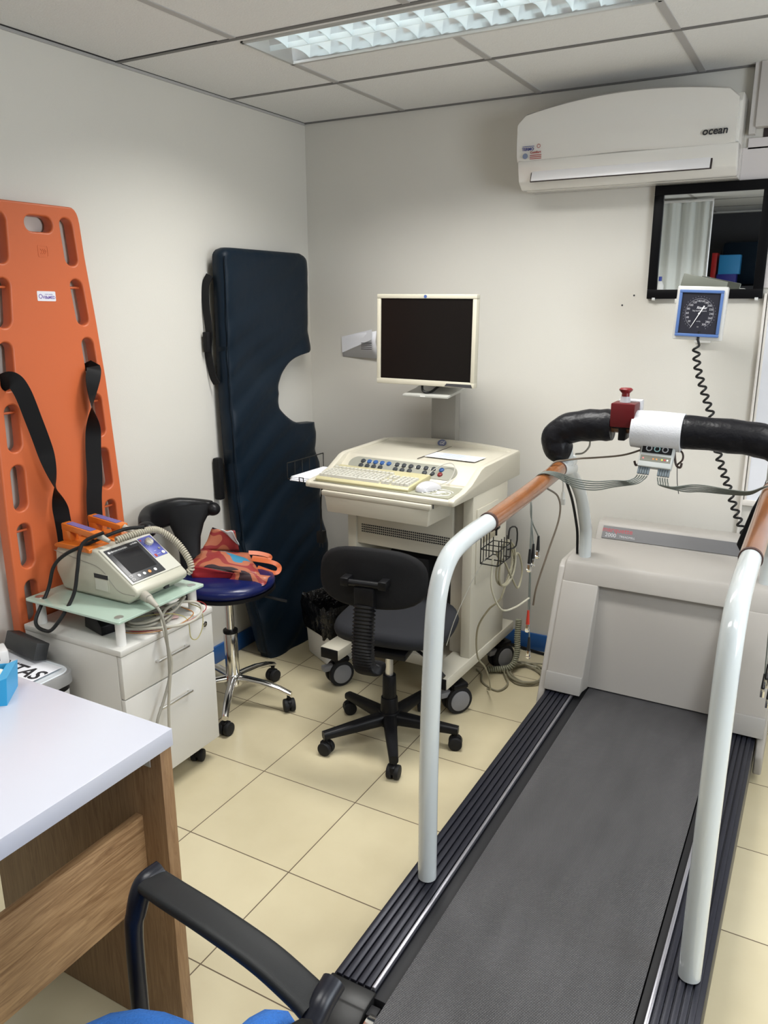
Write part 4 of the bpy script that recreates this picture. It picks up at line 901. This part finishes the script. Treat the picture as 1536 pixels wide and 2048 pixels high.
lb = obj('label', MB(LM).mesh(curve2d([rrect(-.034, .034, -.015, .015, .003)], .001)), mat('label_white', (0.80, 0.80, 0.86), .35), board)
tx = MB(LM); tx.mesh(textmesh('VillaMED', .0125, frame((.009, -.004, .0006), (1, 0, 0), (0, 1, 0)), .0002, bold=.0003)); tx.mesh(textmesh('centro medico', .005, frame((.009, .006, .0006), (1, 0, 0), (0, 1, 0)), .0002))
tx.mesh(curve2d([[(-.022+.007*math.cos(a*PI/8), -.001+.007*math.sin(a*PI/8)) for a in range(16)], [(-.022+.005*math.cos(a*PI/8), -.001+.005*math.sin(a*PI/8)) for a in range(16)]], .0004), Matrix.Translation((0, 0, .0006)))
obj('label_print', tx, mat('violet_print', (0.16, 0.08, 0.38), .5), lb)
web = mat('black_webbing', (0.008, 0.008, 0.009), .6, bump=(900, .4, .0006), spec=.2)
def strap(pts, ks, wdt=.05):
    def tw(s):
        for (s0, a0), (s1, a1) in zip(ks, ks[1:]):
            if s <= s1: a = math.radians(a0+(a1-a0)*max(0, s-s0)/(s1-s0)); return V((math.cos(a), math.sin(a), 0))
        a = math.radians(ks[-1][1]); return V((math.cos(a), math.sin(a), 0))
    return MB().tube(pts, .01, flat=(wdt, .0016, (1, 0, 0)), twist=tw, smooth=10)
obj('strap', strap([(.03, -1.735, 1.315), (.085, -1.722, 1.335), (.105, -1.705, 1.30), (.11, -1.68, 1.21), (.11, -1.655, 1.12), (.108, -1.632, 1.02), (.105, -1.618, .93), (.10, -1.606, .83), (.095, -1.60, .70)], [(0, -35), (.5, -35), (.66, 45), (.8, 150), (1, 150)]), web, t)
obj('strap', strap([(.03, -1.395, 1.335), (.080, -1.405, 1.345), (.092, -1.425, 1.30), (.092, -1.436, 1.23), (.092, -1.440, 1.16), (.095, -1.452, 1.08), (.10, -1.463, .98), (.10, -1.475, .90), (.10, -1.485, .70)], [(0, -25), (.22, -20), (.40, 52), (.56, 140), (1, 150)]), web, t)

# ================================================================ NAVY MAT
t = thing('treatment_mat', 'tall navy blue padded mat with a scooped side standing in the corner', 'mat', (.12, -.42, 0))
navy = mat('navy_nylon', (0.004, 0.011, 0.021), .45, bump=(6, .3, .02), spec=.2)
xL = [(0, .195), (.25, .150), (.56, .115), (.82, .105), (1.26, .098), (1.78, .110)]; xR = [(0, .265), (.2, .20), (.36, .172), (.6, .128), (1.0, .096), (1.35, .086), (1.78, .084)]
def lut(T, z):
    for (a, b_), (c, d) in zip(T, T[1:]):
        if z <= c: return b_+(d-b_)*max(0, z-a)/(c-a)
    return T[-1][1]
yL = [(0, -.675), (.5, -.715), (1.0, -.73), (1.78, -.735)]
NZ = 200; rings = []
for i in range(NZ+1):
    z = 1.765*i/NZ
    yl, yr = lut(yL, z), -.105-.01*math.sin(z*5)
    if .995 < z < 1.325:
        s = abs(z-1.155)/.165; yr = min(yr, -.12-.255*max(0, 1-s**2.6)**.5)
    # rounded top corners
    if z > 1.725: k = .04-math.sqrt(max(0, .04**2-(z-1.725)**2)); yl += k; yr -= k
    if z < .02: yl += .01; yr -= .01
    n_ = 26; F, Bk = [], []
    for j in range(n_+1):
        s = j/n_; y = yl+(yr-yl)*s; sf_ = (y+.735)/.63
        x = lut(xL, z)*(1-sf_)+lut(xR, z)*sf_
        wr = 0
        for ph, am, fz, fy_ in ((0, .0045, 24, -12), (1.7, .0035, 37, -17), (.6, .0025, 58, -30), (2.2, .004, 15, 5)): q_ = math.sin(fz*z+fy_*y+ph+1.5*math.sin(3*z)+1.1*math.sin(7*y+2*z)); wr += am*(q_-.6*abs(q_))
        wr *= (1 if z < 1.3 else max(.25, 1-(z-1.3)/.35))
        e = .014*(1-min(1, min(s, 1-s)*n_/1.6))**1.5 if j in (0, 1, n_-1, n_) else 0
        tt = .016*max(0, (z-1.735)/.03)**2 if z > 1.735 else 0
        F.append(V((x+wr-e-tt, y, z))); Bk.append(V((x-.080+e+tt*.8, y, z)))
    rings.append(F+Bk[::-1])
body = obj('mat_body', MB().loft(rings), navy, t, angle=70)
obj('edge_piping', MB().tube([(lut(xL, z)-.004, lut(yL, z)+.002, z) for z in [.02+.09*k for k in range(20)]], .003, n=8, smooth=4), navy, body)
obj('back_strap', MB().tube([(.03, -.740, 1.66), (.018, -.755, 1.62), (.022, -.765, 1.54), (.030, -.765, 1.44), (.020, -.765, 1.36), (.026, -.755, 1.27), (.035, -.742, 1.23)], .01, flat=(.035, .004, (0, -1, 0))).box(.012, .036, -.785, -.76, 1.36, 1.44, .004), web, t)
obj('back_strap', MB().box(.006, .040, -.765, -.735, .74, .92, .006), web, t)

# ================================================================ WASTE BIN (white, black bag) behind the chair
t = thing('waste_bin', 'white bin lined with a black plastic bag behind the office chair', 'waste bin', (.42, -.46, 0))
BM_ = Matrix.Translation((.408, -.495, 0)) @ Rz(-.5)
rg_ = []
for z, k in ((0.002, .80), (.01, .84), (.12, .90), (.235, .98), (.245, 1.0)): rg_.append([V((x*k, y*k, z)) for x, y in rrect(-.115, .115, -.09, .09, .03)])
obj('bin_body', MB(BM_).loft(rg_, cap=False), white_paint, t, angle=50)
bagpl = mat('black_bin_bag', (0.008, 0.008, 0.009), .22, bump=(26, .9, .02)); rg_ = []
for i, (z, k) in enumerate(((.13, .97), (.132, 1.0), (.16, 1.04), (.20, 1.07), (.25, 1.12), (.275, 1.08), (.268, .95), (.22, .88), (.14, .84), (.06, .80))):
    rg_.append([V((x*k*(1+.035*math.sin(j*2.3+i)), y*k*(1+.035*math.cos(j*1.9+i*2)), z+.010*math.sin(j*1.3+i*.5))) for j, (x, y) in enumerate(rrect(-.115, .115, -.09, .09, .04, 9))])
obj('bin_bag', MB(BM_).loft(rg_, cap=False), bagpl, t, angle=80)

# ================================================================ PEDAL BIN beside the cabinet and things on it
t = thing('pedal_bin', 'white bin with a grey rimmed lid between the cabinet and the desk', 'waste bin', (.19, -2.0, 0))
PB = [(.36, -1.815), (.02, -2.15)]
L0 = rrect(.04, .352, -2.17, -1.812, .045, 8)
def sc(L_, k, c=(.196, -1.991)): return [(c[0]+(x-c[0])*k, c[1]+(y-c[1])*k) for x, y in L_]
obj('bin_body', MB().loft([[V((x, y, z)) for x, y in sc(L0, k)] for z, k in ((.002, .86), (.02, .88), (.43, .95))]), mat('bin_pale', (0.62, 0.62, 0.62), .4), t)
obj('lid_gap', MB().loft([[V((x, y, z)) for x, y in sc(L0, .955)] for z in (.43, .452)]), black_pl, t)
obj('lid_rim', MB().loft([[V((x, y, z)) for x, y in sc(L0, k)] for z, k in ((.450, 1.0), (.483, 1.0), (.487, .985), (.487, .94), (.450, .94))]), mat('rim_grey', (0.26, 0.26, 0.26), .35), t)
obj('lid', MB().loft([[V((x, y, z)) for x, y in sc(L0, k)] for z, k in ((.455, .955), (.484, .955), (.490, .93), (.487, .84), (.4865, .80))]), mat('lid_white', (0.66, 0.70, 0.74), .3), t)
t = tag(obj('lid_sign', MB(Matrix.Translation((.18, -1.955, .4925)) @ Rz(-.0)).box(-.125, .135, -.135, .115, 0, .001), paper), 'white paper sign with black capitals on the pedal bin lid', 'sign')
obj('sign_letters', MB().mesh(textmesh('NTAS', .075, frame((.215, -1.912, .4938), (1, 0, 0), (0, 1, 0)), .0003, shear=.12, bold=.0014)), ink, t)
tag(obj('black_power_brick', MB(Matrix.Translation((.150, -1.845, .495)) @ Rz(-.12) @ Matrix.Rotation(-.35, 4, 'X')).box(-.085, .085, -.022, .022, .008, .062, .003), mat('brick_charcoal', (0.02, 0.021, 0.022), .5)), 'black power block lying on the bin lid against the orange board', 'power block').name = 'power_block'
t = tag(obj('charger', MB(Matrix.Translation((.115, -1.912, .496)) @ Rz(-.45)).box(-.035, .035, -.030, .030, 0, .045, .006), mat('charger_white', (0.70, 0.70, 0.70), .3)), 'small white charger in clear wrap on the bin lid beside the black block', 'charger')
obj('socket_slot', MB(Matrix.Translation((.115, -1.912, .496)) @ Rz(-.45)).box(.0345, .0358, -.004, .004, .016, .030), ink, t)
obj('charger_cable', MB().tube([(.07, -1.96, .53), (.085, -1.985, .53), (.09, -2.0, .515), (.07, -2.01, .500), (.03, -2.0, .498)], .003, n=8), mat('cable_white', (0.7, 0.7, 0.7), .4), t)

# ================================================================ DESK
t = thing('desk', 'desk with white top and oak panels at the lower left', 'desk', (.89, -2.9, 0))
obj('desk_top', MB().box(.585, 1.19, -3.60, -2.262, .715, .752, .0012), mat('desk_white', (0.52, 0.53, 0.60), .25), t)
oak = mat('oak_veneer', (0.30, 0.17, 0.08), .45)
def woodtex(m, ca, cb_, axis):
    n, l, b = nodes(m); tc = n.new('ShaderNodeNewGeometry'); mp = n.new('ShaderNodeMapping'); sc_ = [60, 60, 60]; sc_[axis] = 5; mp.inputs['Scale'].default_value = sc_
    l.new(tc.outputs['Position'], mp.inputs[0]); no = n.new('ShaderNodeTexNoise'); no.inputs['Scale'].default_value = 1.0; no.inputs['Detail'].default_value = 10; no.inputs['Distortion'].default_value = 2.2; no.inputs['Roughness'].default_value = .62
    l.new(mp.outputs[0], no.inputs[0]); cr = n.new('ShaderNodeValToRGB'); l.new(no.outputs[0], cr.inputs[0]); e = cr.color_ramp.elements
    e[0].position = .35; e[0].color = (*ca, 1); e[1].position = .66; e[1].color = (*cb_, 1); l.new(cr.outputs[0], b.inputs['Base Color'])
woodtex(oak, (.20, .105, .045), (.42, .26, .13), 1)
oakv = mat('oak_veneer_upright', (0.3, 0.17, 0.08), .45); woodtex(oakv, (.19, .10, .045), (.31, .19, .095), 2)
obj('end_panel', MB().box(.60, 1.187, -2.296, -2.266, 0.001, .715, .001), oakv, t)
obj('end_panel', MB().box(.60, 1.187, -3.59, -3.56, 0.001, .715, .001), oakv, t)
obj('modesty_panel', MB().box(1.105, 1.123, -3.56, -2.296, .355, .553, .001), oak, t)
obj('bracket', MB().box(1.115, 1.16, -2.299, -2.2965, .675, .714, .001).cyl((1.137, -2.30, .690), (1.137, -2.303, .690), .004, n=10), mat('bracket_zinc', (.5, .5, .5), .4, .5), t)
t = thing('blue_box', 'small bright blue open box at the left end of the desk', 'box', (.72, -2.36, .752)); BB = Matrix.Translation((.785, -2.335, .752)) @ Rz(math.radians(40))
bl_ = mat('cyan_card', (0.02, 0.32, 0.62), .35)
bx = MB(BB).box(-.075, .0, -.045, -.043, 0, .055).box(-.075, .0, .043, .045, 0, .055).box(-.002, 0, -.045, .045, 0, .055).box(-.075, 0, -.045, .045, 0, .002).prism([(.0, 0), (.014, -.0), (.020, .062), (.0, .055)], -.045, .045, 'y')
obj('box_shell', bx, bl_, t)
obj('white_tissue', MB(BB).box(-.074, -.004, -.04, .04, .004, .05, .01), mat('tissue_cream', (.75, .74, .68), .8), t)

# ================================================================ VISITOR ARMCHAIR
t = thing('armchair', 'black framed visitor armchair with blue fabric seat in the foreground', 'chair', (1.56, -2.84, 0))
tubm = mat('black_tube', (0.007, 0.008, 0.014), .32, spec=.3); armm = mat('armrest_black', (0.012, 0.013, 0.014), .5, bump=(900, .3, .0005), spec=.3); bluf = mat('blue_fleece', (0.018, 0.12, 0.42), .9, bump=(260, .9, .004))
for yy, nm_ in ((-2.535, 'a'), (-3.11, 'b')):
    P_ = spline([(1.378, yy+.022, .655), (1.43, yy+.008, .665), (1.53, yy-.006, .668), (1.63, yy-.015, .658), (1.70, yy-.022, .640), (1.725, yy-.026, .632)], 8); rg_ = []
    for i, p in enumerate(P_):
        T = (P_[min(i+1, len(P_)-1)]-P_[max(i-1, 0)]).normalized(); sd_ = T.cross(V((0, 0, 1))).normalized(); nu = sd_.cross(T)
        rg_.append([p+sd_*.027*math.copysign(abs(math.cos(q))**.6, math.cos(q))+nu*.011*math.copysign(abs(math.sin(q))**.6, math.sin(q)) for q in [2*PI*j/20+.01 for j in range(20)]])
    obj('armrest', MB().loft(rg_), armm, t, angle=60)
    fr = MB().tube([(1.34, yy-.012, .012), (1.355, yy-.012, .30), (1.361, yy-.012, .56), (1.363, yy-.004, .612), (1.364, yy+.016, .648), (1.372, yy+.048, .657)], [.0145, .0145, .0145, .0165, .0185, .0175], n=18)
    obj('front_leg', fr, tubm, t)
    obj('rear_leg', MB().tube([(1.733, yy+.010, .642), (1.733, yy-.030, .630), (1.732, yy-.060, .59), (1.735, yy-.060, .44), (1.80, yy-.05, .02)], [.018, .0175, .016, .0145, .0145], n=18), tubm, t)
sb_ = pad(Matrix.Translation((1.572, -2.848, .484)), .46, .55, .08, 3.4, .0)
obj('seat', sb_, bluf, t, angle=60)
bkM = Matrix.Translation((1.750, -2.868, .63)) @ Matrix.Rotation(math.radians(-83), 4, 'Y')
obj('backrest', pad(bkM, .36, .44, .05, 3.0, -.0), bluf, t, angle=60)
obj('back_shell', pad(bkM @ Matrix.Translation((0, 0, -.030)), .37, .45, .02, 3.0, 0), black_pl, t, angle=60)
obj('seat_frame', MB().box(1.35, 1.74, -3.09, -2.61, .385, .40, .004).tube([(1.345, -2.547, .38), (1.345, -3.12, .38)], .0125, n=12, smooth=0), tubm, t)

# ================================================================ ECG MODULE and wiring on the treadmill
MO = frame((1.803, -.785, 1.092), (1, -.03, -.03), (.02, .46, .89))
t = thing('ecg_module', 'small grey lead module with three round keys hanging under the white wrap', 'ecg module', (1.80, -.775, 1.05))
mg_ = mat('module_grey', (0.45, 0.47, 0.46), .35)
obj('case', MB(MO).box(-.050, .050, -.034, .040, -.014, .012, .004), mg_, t)
obj('key_strip', MB(MO).box(-.044, .044, .010, .038, .012, .015, .001), black_pl, t)
for k, u in enumerate((-.024, 0, .024)):
    obj('round_key', MB(MO).mesh(curve2d([[(u+.0095*math.cos(a*PI/12), .024+.0095*math.sin(a*PI/12)) for a in range(24)], [(u+.0065*math.cos(a*PI/12), .024+.0065*math.sin(a*PI/12)) for a in range(24)]], .0012), Matrix.Translation((0, 0, .0155))), mat('key_ring_%d' % (k % 2), ((.35, .36, .38), (.25, .45, .46))[k % 2], .4), t)
obj('status_panel', MB(MO).box(-.045, .045, -.016, .002, .012, .0128), mat('panel_dark_olive', (0.16, 0.16, 0.13), .4), t)
dt = [(-.036, (.6, .2, .2)), (-.006, (.6, .25, .08)), (.004, (.6, .3, .1)), (.020, (.6, .6, .1)), (.028, (.5, .05, .05)), (.036, (.75, .75, .7))]
for u, c in dt: obj('status_dot', MB(MO).cyl((u, -.008, .0128), (u, -.008, .0136), .0028, n=12), mat('dot_%02d' % int(u*1000+50), c, .4), t)
for s in (-1, 1):
    for k in range(5):
        u = s*.030+(k-2)*.0072; obj('lead_plug', MB(MO).box(u-.003, u+.003, -.056, -.030, -.006, .004, .001), mat('plug_slate', (0.13, 0.16, 0.18), .4), t)
obj('holder', MB().tube([(1.752, -.765, 1.13), (1.752, -.77, 1.075), (1.742, -.775, 1.062), (1.736, -.775, 1.075)], .0035, n=8).tube([(1.85, -.765, 1.12), (1.858, -.765, 1.075), (1.872, -.77, 1.066), (1.876, -.77, 1.08)], .0035, n=8).tube([(1.856, -.75, 1.115), (1.872, -.755, 1.11), (1.876, -.76, 1.09), (1.862, -.765, 1.072)], .0030, n=8), mat('holder_brown', (0.05, 0.03, 0.025), .4), t)
lgm = mat('lead_grey_green', (0.12, 0.135, 0.12), .45)
LP = [MO @ V((-.030+(k-2)*.0072, -.060, 0)) for k in range(5)]; RP = [MO @ V((.030+(k-2)*.0072, -.060, 0)) for k in range(5)]
# left five leads run to the left handrail, wrap it and hang with clips
t = thing('left_lead_set', 'five grey patient leads draped over the left handrail with metal clips', 'patient leads', (1.53, -.95, .6)); t.name = 'patient_leads'; ORG[t.name] = ORG['left_lead_set']
ends = [((1.515, -1.055, .80), 'd'), ((1.508, -1.065, .785), 'd'), ((1.512, -1.00, .81), 's'), ((1.51, -1.06, .585), 'r'), ((1.512, -1.045, .49), 's')]
redcap = mat('clip_red', (0.45, 0.03, 0.015), .35)
for k in range(5):
    a = LP[k]; e_ = V(ends[k][0]); g = k/4
    pth = [a, a+V((-.008, -.003, -.011)), a+V((-.030, -.012, -.020-.006*g)), V((1.690, -.82, 1.016-.020*g)), V((1.637, -.85, 1.013-.027*g)), V((1.582, -.88, 1.022-.026*g)), V((1.538, -.93-.006*k, 1.047-.006*g)), V((1.505, -.962-.005*k, 1.0505)), V((1.478, -.975, 1.02)), V((1.482, -1.00, .97)), V((1.500, -1.04, .92)), e_+V((0, 0, .045))]
    w1 = obj('lead_wire', MB().tube(pth, .0020, n=8), lgm, t)
    obj('clip_sleeve', MB().cyl(e_+V((0, 0, .048)), e_+V((0, 0, .002)), .0035, .0060, n=12), redcap if ends[k][1] == 'r' else blk, w1)
    obj('clip_jaw', MB().box(e_.x-.006, e_.x+.006, e_.y-.003, e_.y+.003, e_.z-.026, e_.z+.002, .001).cyl(e_+V((-.007, 0, -.020)), e_+V((.007, 0, -.020)), .004, n=10), chrome, w1)
t = thing('right_lead_set', 'five grey patient leads stretching from the module to the right handrail', 'patient leads', (1.95, -.78, .98)); ORG['patient_leads.001'] = ORG['right_lead_set']; t.name = 'patient_leads.001'
for k in range(5):
    a = RP[k]; pth = [a, a+V((.003, -.002, -.013)), a+V((.013, -.004, -.024)), V((1.892+.005*k, -.79, .998+.0055*k)), V((1.945+.003*k, -.795-.002*k, 1.004+.0052*k)), V((2.023, -.812-.004*k, 1.009+.0042*k)), V((2.078, -.835-.004*k, 1.020+.003*k)), V((2.126, -.865, 1.0555)), V((2.160, -.87+.004*k, 1.03)), V((2.165, -.90, .95)), V((2.17, -.92-.01*k, .80)), V((2.18+.006*k, -.95-.02*k, .52+.04*(k % 3)))]
    w1 = obj('lead_wire', MB().tube(pth, .0020, n=8), lgm, t)
    e_ = pth[-1]; obj('clip_sleeve', MB().cyl(e_+V((0, 0, .010)), e_+V((0, 0, -.036)), .0035, .0060, n=12), blk, w1)
    obj('clip_jaw', MB().box(e_.x-.006, e_.x+.006, e_.y-.003, e_.y+.003, e_.z-.064, e_.z-.034, .001), chrome, w1)
tag(obj('cable_tie', MB().tube([(1.862, -.765, 1.075), (1.868, -.77, 1.02), (1.876, -.775, .985)], .0013, n=6), ink), 'thin loose cable tie end hanging beside the lead module', 'cable tie')
tag(obj('module_cable', MB().tube([(1.765, -.76, 1.115), (1.70, -.76, 1.088), (1.62, -.765, 1.073), (1.57, -.78, 1.068), (1.535, -.82, 1.066), (1.50, -.86, 1.058), (1.485, -.90, 1.00), (1.53, -.88, .96), (1.545, -.90, .90), (1.535, -.97, .80), (1.52, -1.02, .70), (1.515, -1.03, .64)], .0030, n=8), mat('cable_dark_brown', (0.10, 0.075, 0.05), .45)), 'brown cable crossing from the lead module over the left grip', 'cable')
tag(obj('network_cable', MB().tube([(1.50, -.76, 1.0), (1.513, -.77, .98), (1.515, -.77, .945)], .0025, n=8).cyl((1.515, -.77, .948), (1.515, -.77, .925), .005, .009, n=10).box(1.506, 1.524, -.776, -.764, .905, .926, .002), mat('plug_pale', (0.55, 0.55, 0.52), .35)), 'short cable with a grey plug hanging by the front upright', 'cable')
tag(obj('foam_cable', MB().tube([(1.585, -.74, 1.125), (1.582, -.735, 1.10), (1.56, -.72, 1.075), (1.53, -.70, 1.065)], .003, n=8), grey_cable), 'short grey cable below the left black padding', 'cable')
# wire basket on the left rail with a coiled cord
t = thing('wire_basket', 'small black wire basket hooked under the left handrail', 'basket', (1.51, -1.34, .88))
bkt = MB(); x0, x1, ya, yb, za, zb = 1.485, 1.535, -1.405, -1.315, .885, .955
for x in (x0, x1):
    bkt.tube([(x, ya, zb), (x, ya, za), (x, yb, za), (x, yb, zb-.02)], .0017, n=6, smooth=0).tube([(x, ya, zb-.03), (x, yb, zb-.03)], .0017, n=6, smooth=0)
    for y in (-1.385, -1.365, -1.345): bkt.tube([(x, y, zb), (x, y, za)], .0015, n=6, smooth=0)
for y in (ya, -1.36, yb): bkt.tube([(x0, y, za), (x1, y, za)], .0017, n=6, smooth=0).tube([(x0, y, zb-.03), (x1, y, zb-.03)], .0015, n=6, smooth=0)
obj('basket_wires', bkt, black_cable, t)
obj('basket_hook', MB().tube([(1.51, -1.36, .955), (1.51, -1.36, .985)], .003, n=8, smooth=0).tube([(1.528, -1.315, .905), (1.535, -1.27, .905), (1.535, -1.27, .955), (1.53, -1.31, .965), (1.528, -1.315, .935)], .0022, n=8, smooth=3).cyl((1.51, -1.368, .978), (1.51, -1.352, .978), .008, n=10), black_cable, t)
kh = mat('cable_khaki', (0.24, 0.22, 0.15), .45)
def vloop(c, ry, rz, a0, a1, n_=24, x0_=0, x1_=.01, wob=.006):
    return [V((c[0]+x0_+(x1_-x0_)*i/(n_-1)+.003*math.sin(i), c[1]+(ry+wob*math.sin(i*.7))*math.cos(math.radians(a0+(a1-a0)*i/(n_-1))), c[2]+(rz+wob*math.cos(i*.5))*math.sin(math.radians(a0+(a1-a0)*i/(n_-1))))) for i in range(n_)]
cord = [V((1.512, -1.36, .91))]+vloop((1.51, -1.285, .855), .062, .062, 150, 150-360*3, 40)+[V((1.52, -1.25, .80)), V((1.522, -1.20, .755)), V((1.52, -1.165, .80)), V((1.515, -1.20, .86)), V((1.51, -1.26, .80)), V((1.50, -1.285, .745)), V((1.46, -1.27, .70)), V((1.40, -1.20, .60)), V((1.33, -1.02, .42)), V((1.29, -.85, .30)), V((1.25, -.70, .18)), V((1.20, -.55, .05)), V((1.16, -.48, .008))]
tag(obj('basket_cord', MB().tube(cord, .0030, n=8), kh), 'khaki cord coiled round the wire basket and falling to the floor', 'cord')
tag(obj('cross_cable', MB().tube([(1.512, -1.385, .90), (1.515, -1.395, .82), (1.52, -1.33, .735), (1.52, -1.22, .70), (1.52, -1.09, .685)], .0028, n=8), mat('cable_pale_khaki', (0.38, 0.36, 0.28), .45)), 'pale cable sagging from the basket to the hanging leads', 'cable')
tag(obj('thin_wire', MB().tube([(1.495, -1.39, .90), (1.47, -1.42, .84), (1.44, -1.46, .74), (1.42, -1.47, .66)], .0012, n=6), grey_cable), 'very thin wire hanging behind the left handrail', 'wire')
# cables on the floor between cart and treadmill
pth = loop((1.255, -.28), .075, .085, 100, 100+360*4, .006, .022, .3, 64)
for i, p in enumerate(pth): p.x += .012*math.sin(i*.37); p.y += .012*math.cos(i*.53)
tag(obj('floor_cable', MB().tube([V((1.10, -.30, .006)), V((1.15, -.25, .006))]+pth+[V((1.35, -.20, .010)), V((1.42, -.17, .006))], .0042, n=8), kh), 'khaki cable coiled on the floor between cart and treadmill', 'cable')
tag(obj('loose_floor_cable', MB().tube([(1.05, -.33, .006), (1.085, -.36, .006), (1.12, -.43, .006), (1.20, -.47, .006), (1.22, -.40, .012), (1.17, -.30, .02), (1.24, -.20, .022), (1.34, -.16, .02), (1.42, -.12, .006)], .0035, n=8), kh), 'loose khaki cable looping round the floor coil', 'cable')
hx = helix([(1.20, -.235, .235), (1.20, -.245, .16), (1.205, -.26, .08), (1.185, -.29, .03), (1.10, -.33, .016)], .010, 34)
tag(obj('coiled_cord', MB().tube(hx, .0042, n=8, smooth=1), mat('coil_olive', (0.25, 0.25, 0.18), .45)), 'grey coiled cord hanging beside the rear cart caster', 'cord')
tag(obj('baseboard_cord', MB().tube([(1.06, -.02, .012), (1.15, -.03, .010), (1.25, -.045, .008), (1.36, -.05, .008), (1.44, -.06, .006)], .0065, n=8), black_cable), 'black power cord along the blue baseboard', 'cord')
tag(obj('black_loop', MB().tube([(1.40, -.15, .10), (1.365, -.18, .085), (1.355, -.20, .05), (1.375, -.20, .02), (1.42, -.18, .01)], .005, n=8), black_cable), 'short black cord loop at the foot of the treadmill hood', 'cord')
# cuff pouch on the right
t = thing('cuff_pouch', 'black blood pressure cuff pouch hanging beside the right handrail', 'cuff', (2.09, -.62, .72))
obj('pouch', MB().prism([(2.045, .815), (2.075, .765), (2.118, .735), (2.118, 1.09), (2.098, .99), (2.075, .93)], -.66, -.635, 'y', .005), web, t)
obj('cuff_tube', MB().tube([(2.118, -.67, .97), (2.102, -.675, .93), (2.097, -.68, .85), (2.095, -.68, .74), (2.085, -.68, .65)], .006, n=10), mat('tube_navy', (0.012, 0.014, 0.06), .4), t)

# ================================================================ WHAT THE MIRROR SHOWS, behind the photographer
t = thing('privacy_curtain', 'white curtain behind the photographer, seen in the mirror', 'curtain', (.65, -3.86, .1))
rows_ = []
for z in (.1, 1.2, 2.30): rows_.append([V((.10+1.15*i/110, -3.86+.012*math.sin(i*.55)+.006*math.sin(i*1.3+z), z)) for i in range(111)])
cu_ = obj('curtain', MB().loft(rows_, close=False, cap=False), mat('curtain_white', (0.80, 0.82, 0.78), .8), t); cu_.modifiers.new('thickness', 'SOLIDIFY').thickness = .003
obj('curtain_rail', MB().box(.06, 1.27, -3.875, -3.845, 2.30, 2.32, .002), steel, t)
obj('curtain_edge_post', MB().cyl((1.262, -3.86, 0), (1.262, -3.86, 2.32), .010), steel, t)
t = tag(obj('dark_cupboard', MB().box(1.20, 2.6, -5.15, -4.45, 0.001, 1.66, .004), mat('cupboard_black', (0.02, 0.022, 0.03), .5)), 'dark cupboard behind the photographer, seen in the mirror', 'cupboard')
tag(obj('unlit_area_board', MB().box(.9, 3.2, -5.198, -5.17, 1.67, 2.32, .003), mat('unlit_area_grey', (0.05, 0.05, 0.055), .7)), 'dark board standing in for the unlit far part of the room, seen in the mirror', 'board')  # added dark board, the far wall's lack of light put into its colour
tag(obj('blue_glove_box', MB().box(1.27, 1.44, -4.62, -4.50, 1.76, 1.92, .002), mat('glove_blue', (0.03, 0.25, 0.55), .4)), 'bright blue carton on top of the darker carton in the mirror', 'box')
tag(obj('navy_glove_box', MB().box(1.26, 1.42, -4.62, -4.50, 1.662, 1.76, .002), mat('glove_navy', (0.03, 0.03, 0.25), .4)), 'navy carton under the bright blue one in the mirror', 'box')
tag(obj('red_tub', MB().box(1.205, 1.250, -4.66, -4.52, 1.662, 1.94, .004), mat('tub_red', (0.45, 0.02, 0.02), .4)), 'red tub beside the blue cartons in the mirror', 'tub')
tag(obj('rolled_mat', MB().box(1.25, 2.3, -5.0, -4.75, 1.662, 2.05, .05), mat('navy_nylon', (0, 0, 0))), 'dark folded mat on the cupboard seen in the mirror', 'mat')
tag(obj('side_table', MB().box(.45, 1.15, -3.83, -3.65, 1.52, 1.56, .003).box(.47, .50, -3.82, -3.66, 0, 1.53).box(1.10, 1.13, -3.82, -3.66, 0, 1.53), white_paint), 'tall white stand before the curtain seen in the mirror', 'stand')
t = thing('sanitizer_bottle', 'white bottle with a blue cap seen in the mirror corner', 'bottle', (.93, -3.74, 1.56))
obj('bottle', MB().lathe([(.030, 0), (.032, .01), (.032, .10), (.020, .125), (.012, .135), (0, .136)], (.93, -3.74, 1.56)), white_paint, t)
obj('cap', MB().cyl((.93, -3.74, 1.695), (.93, -3.74, 1.73), .013), mat('cap_blue', (.03, .06, .35), .4), t)
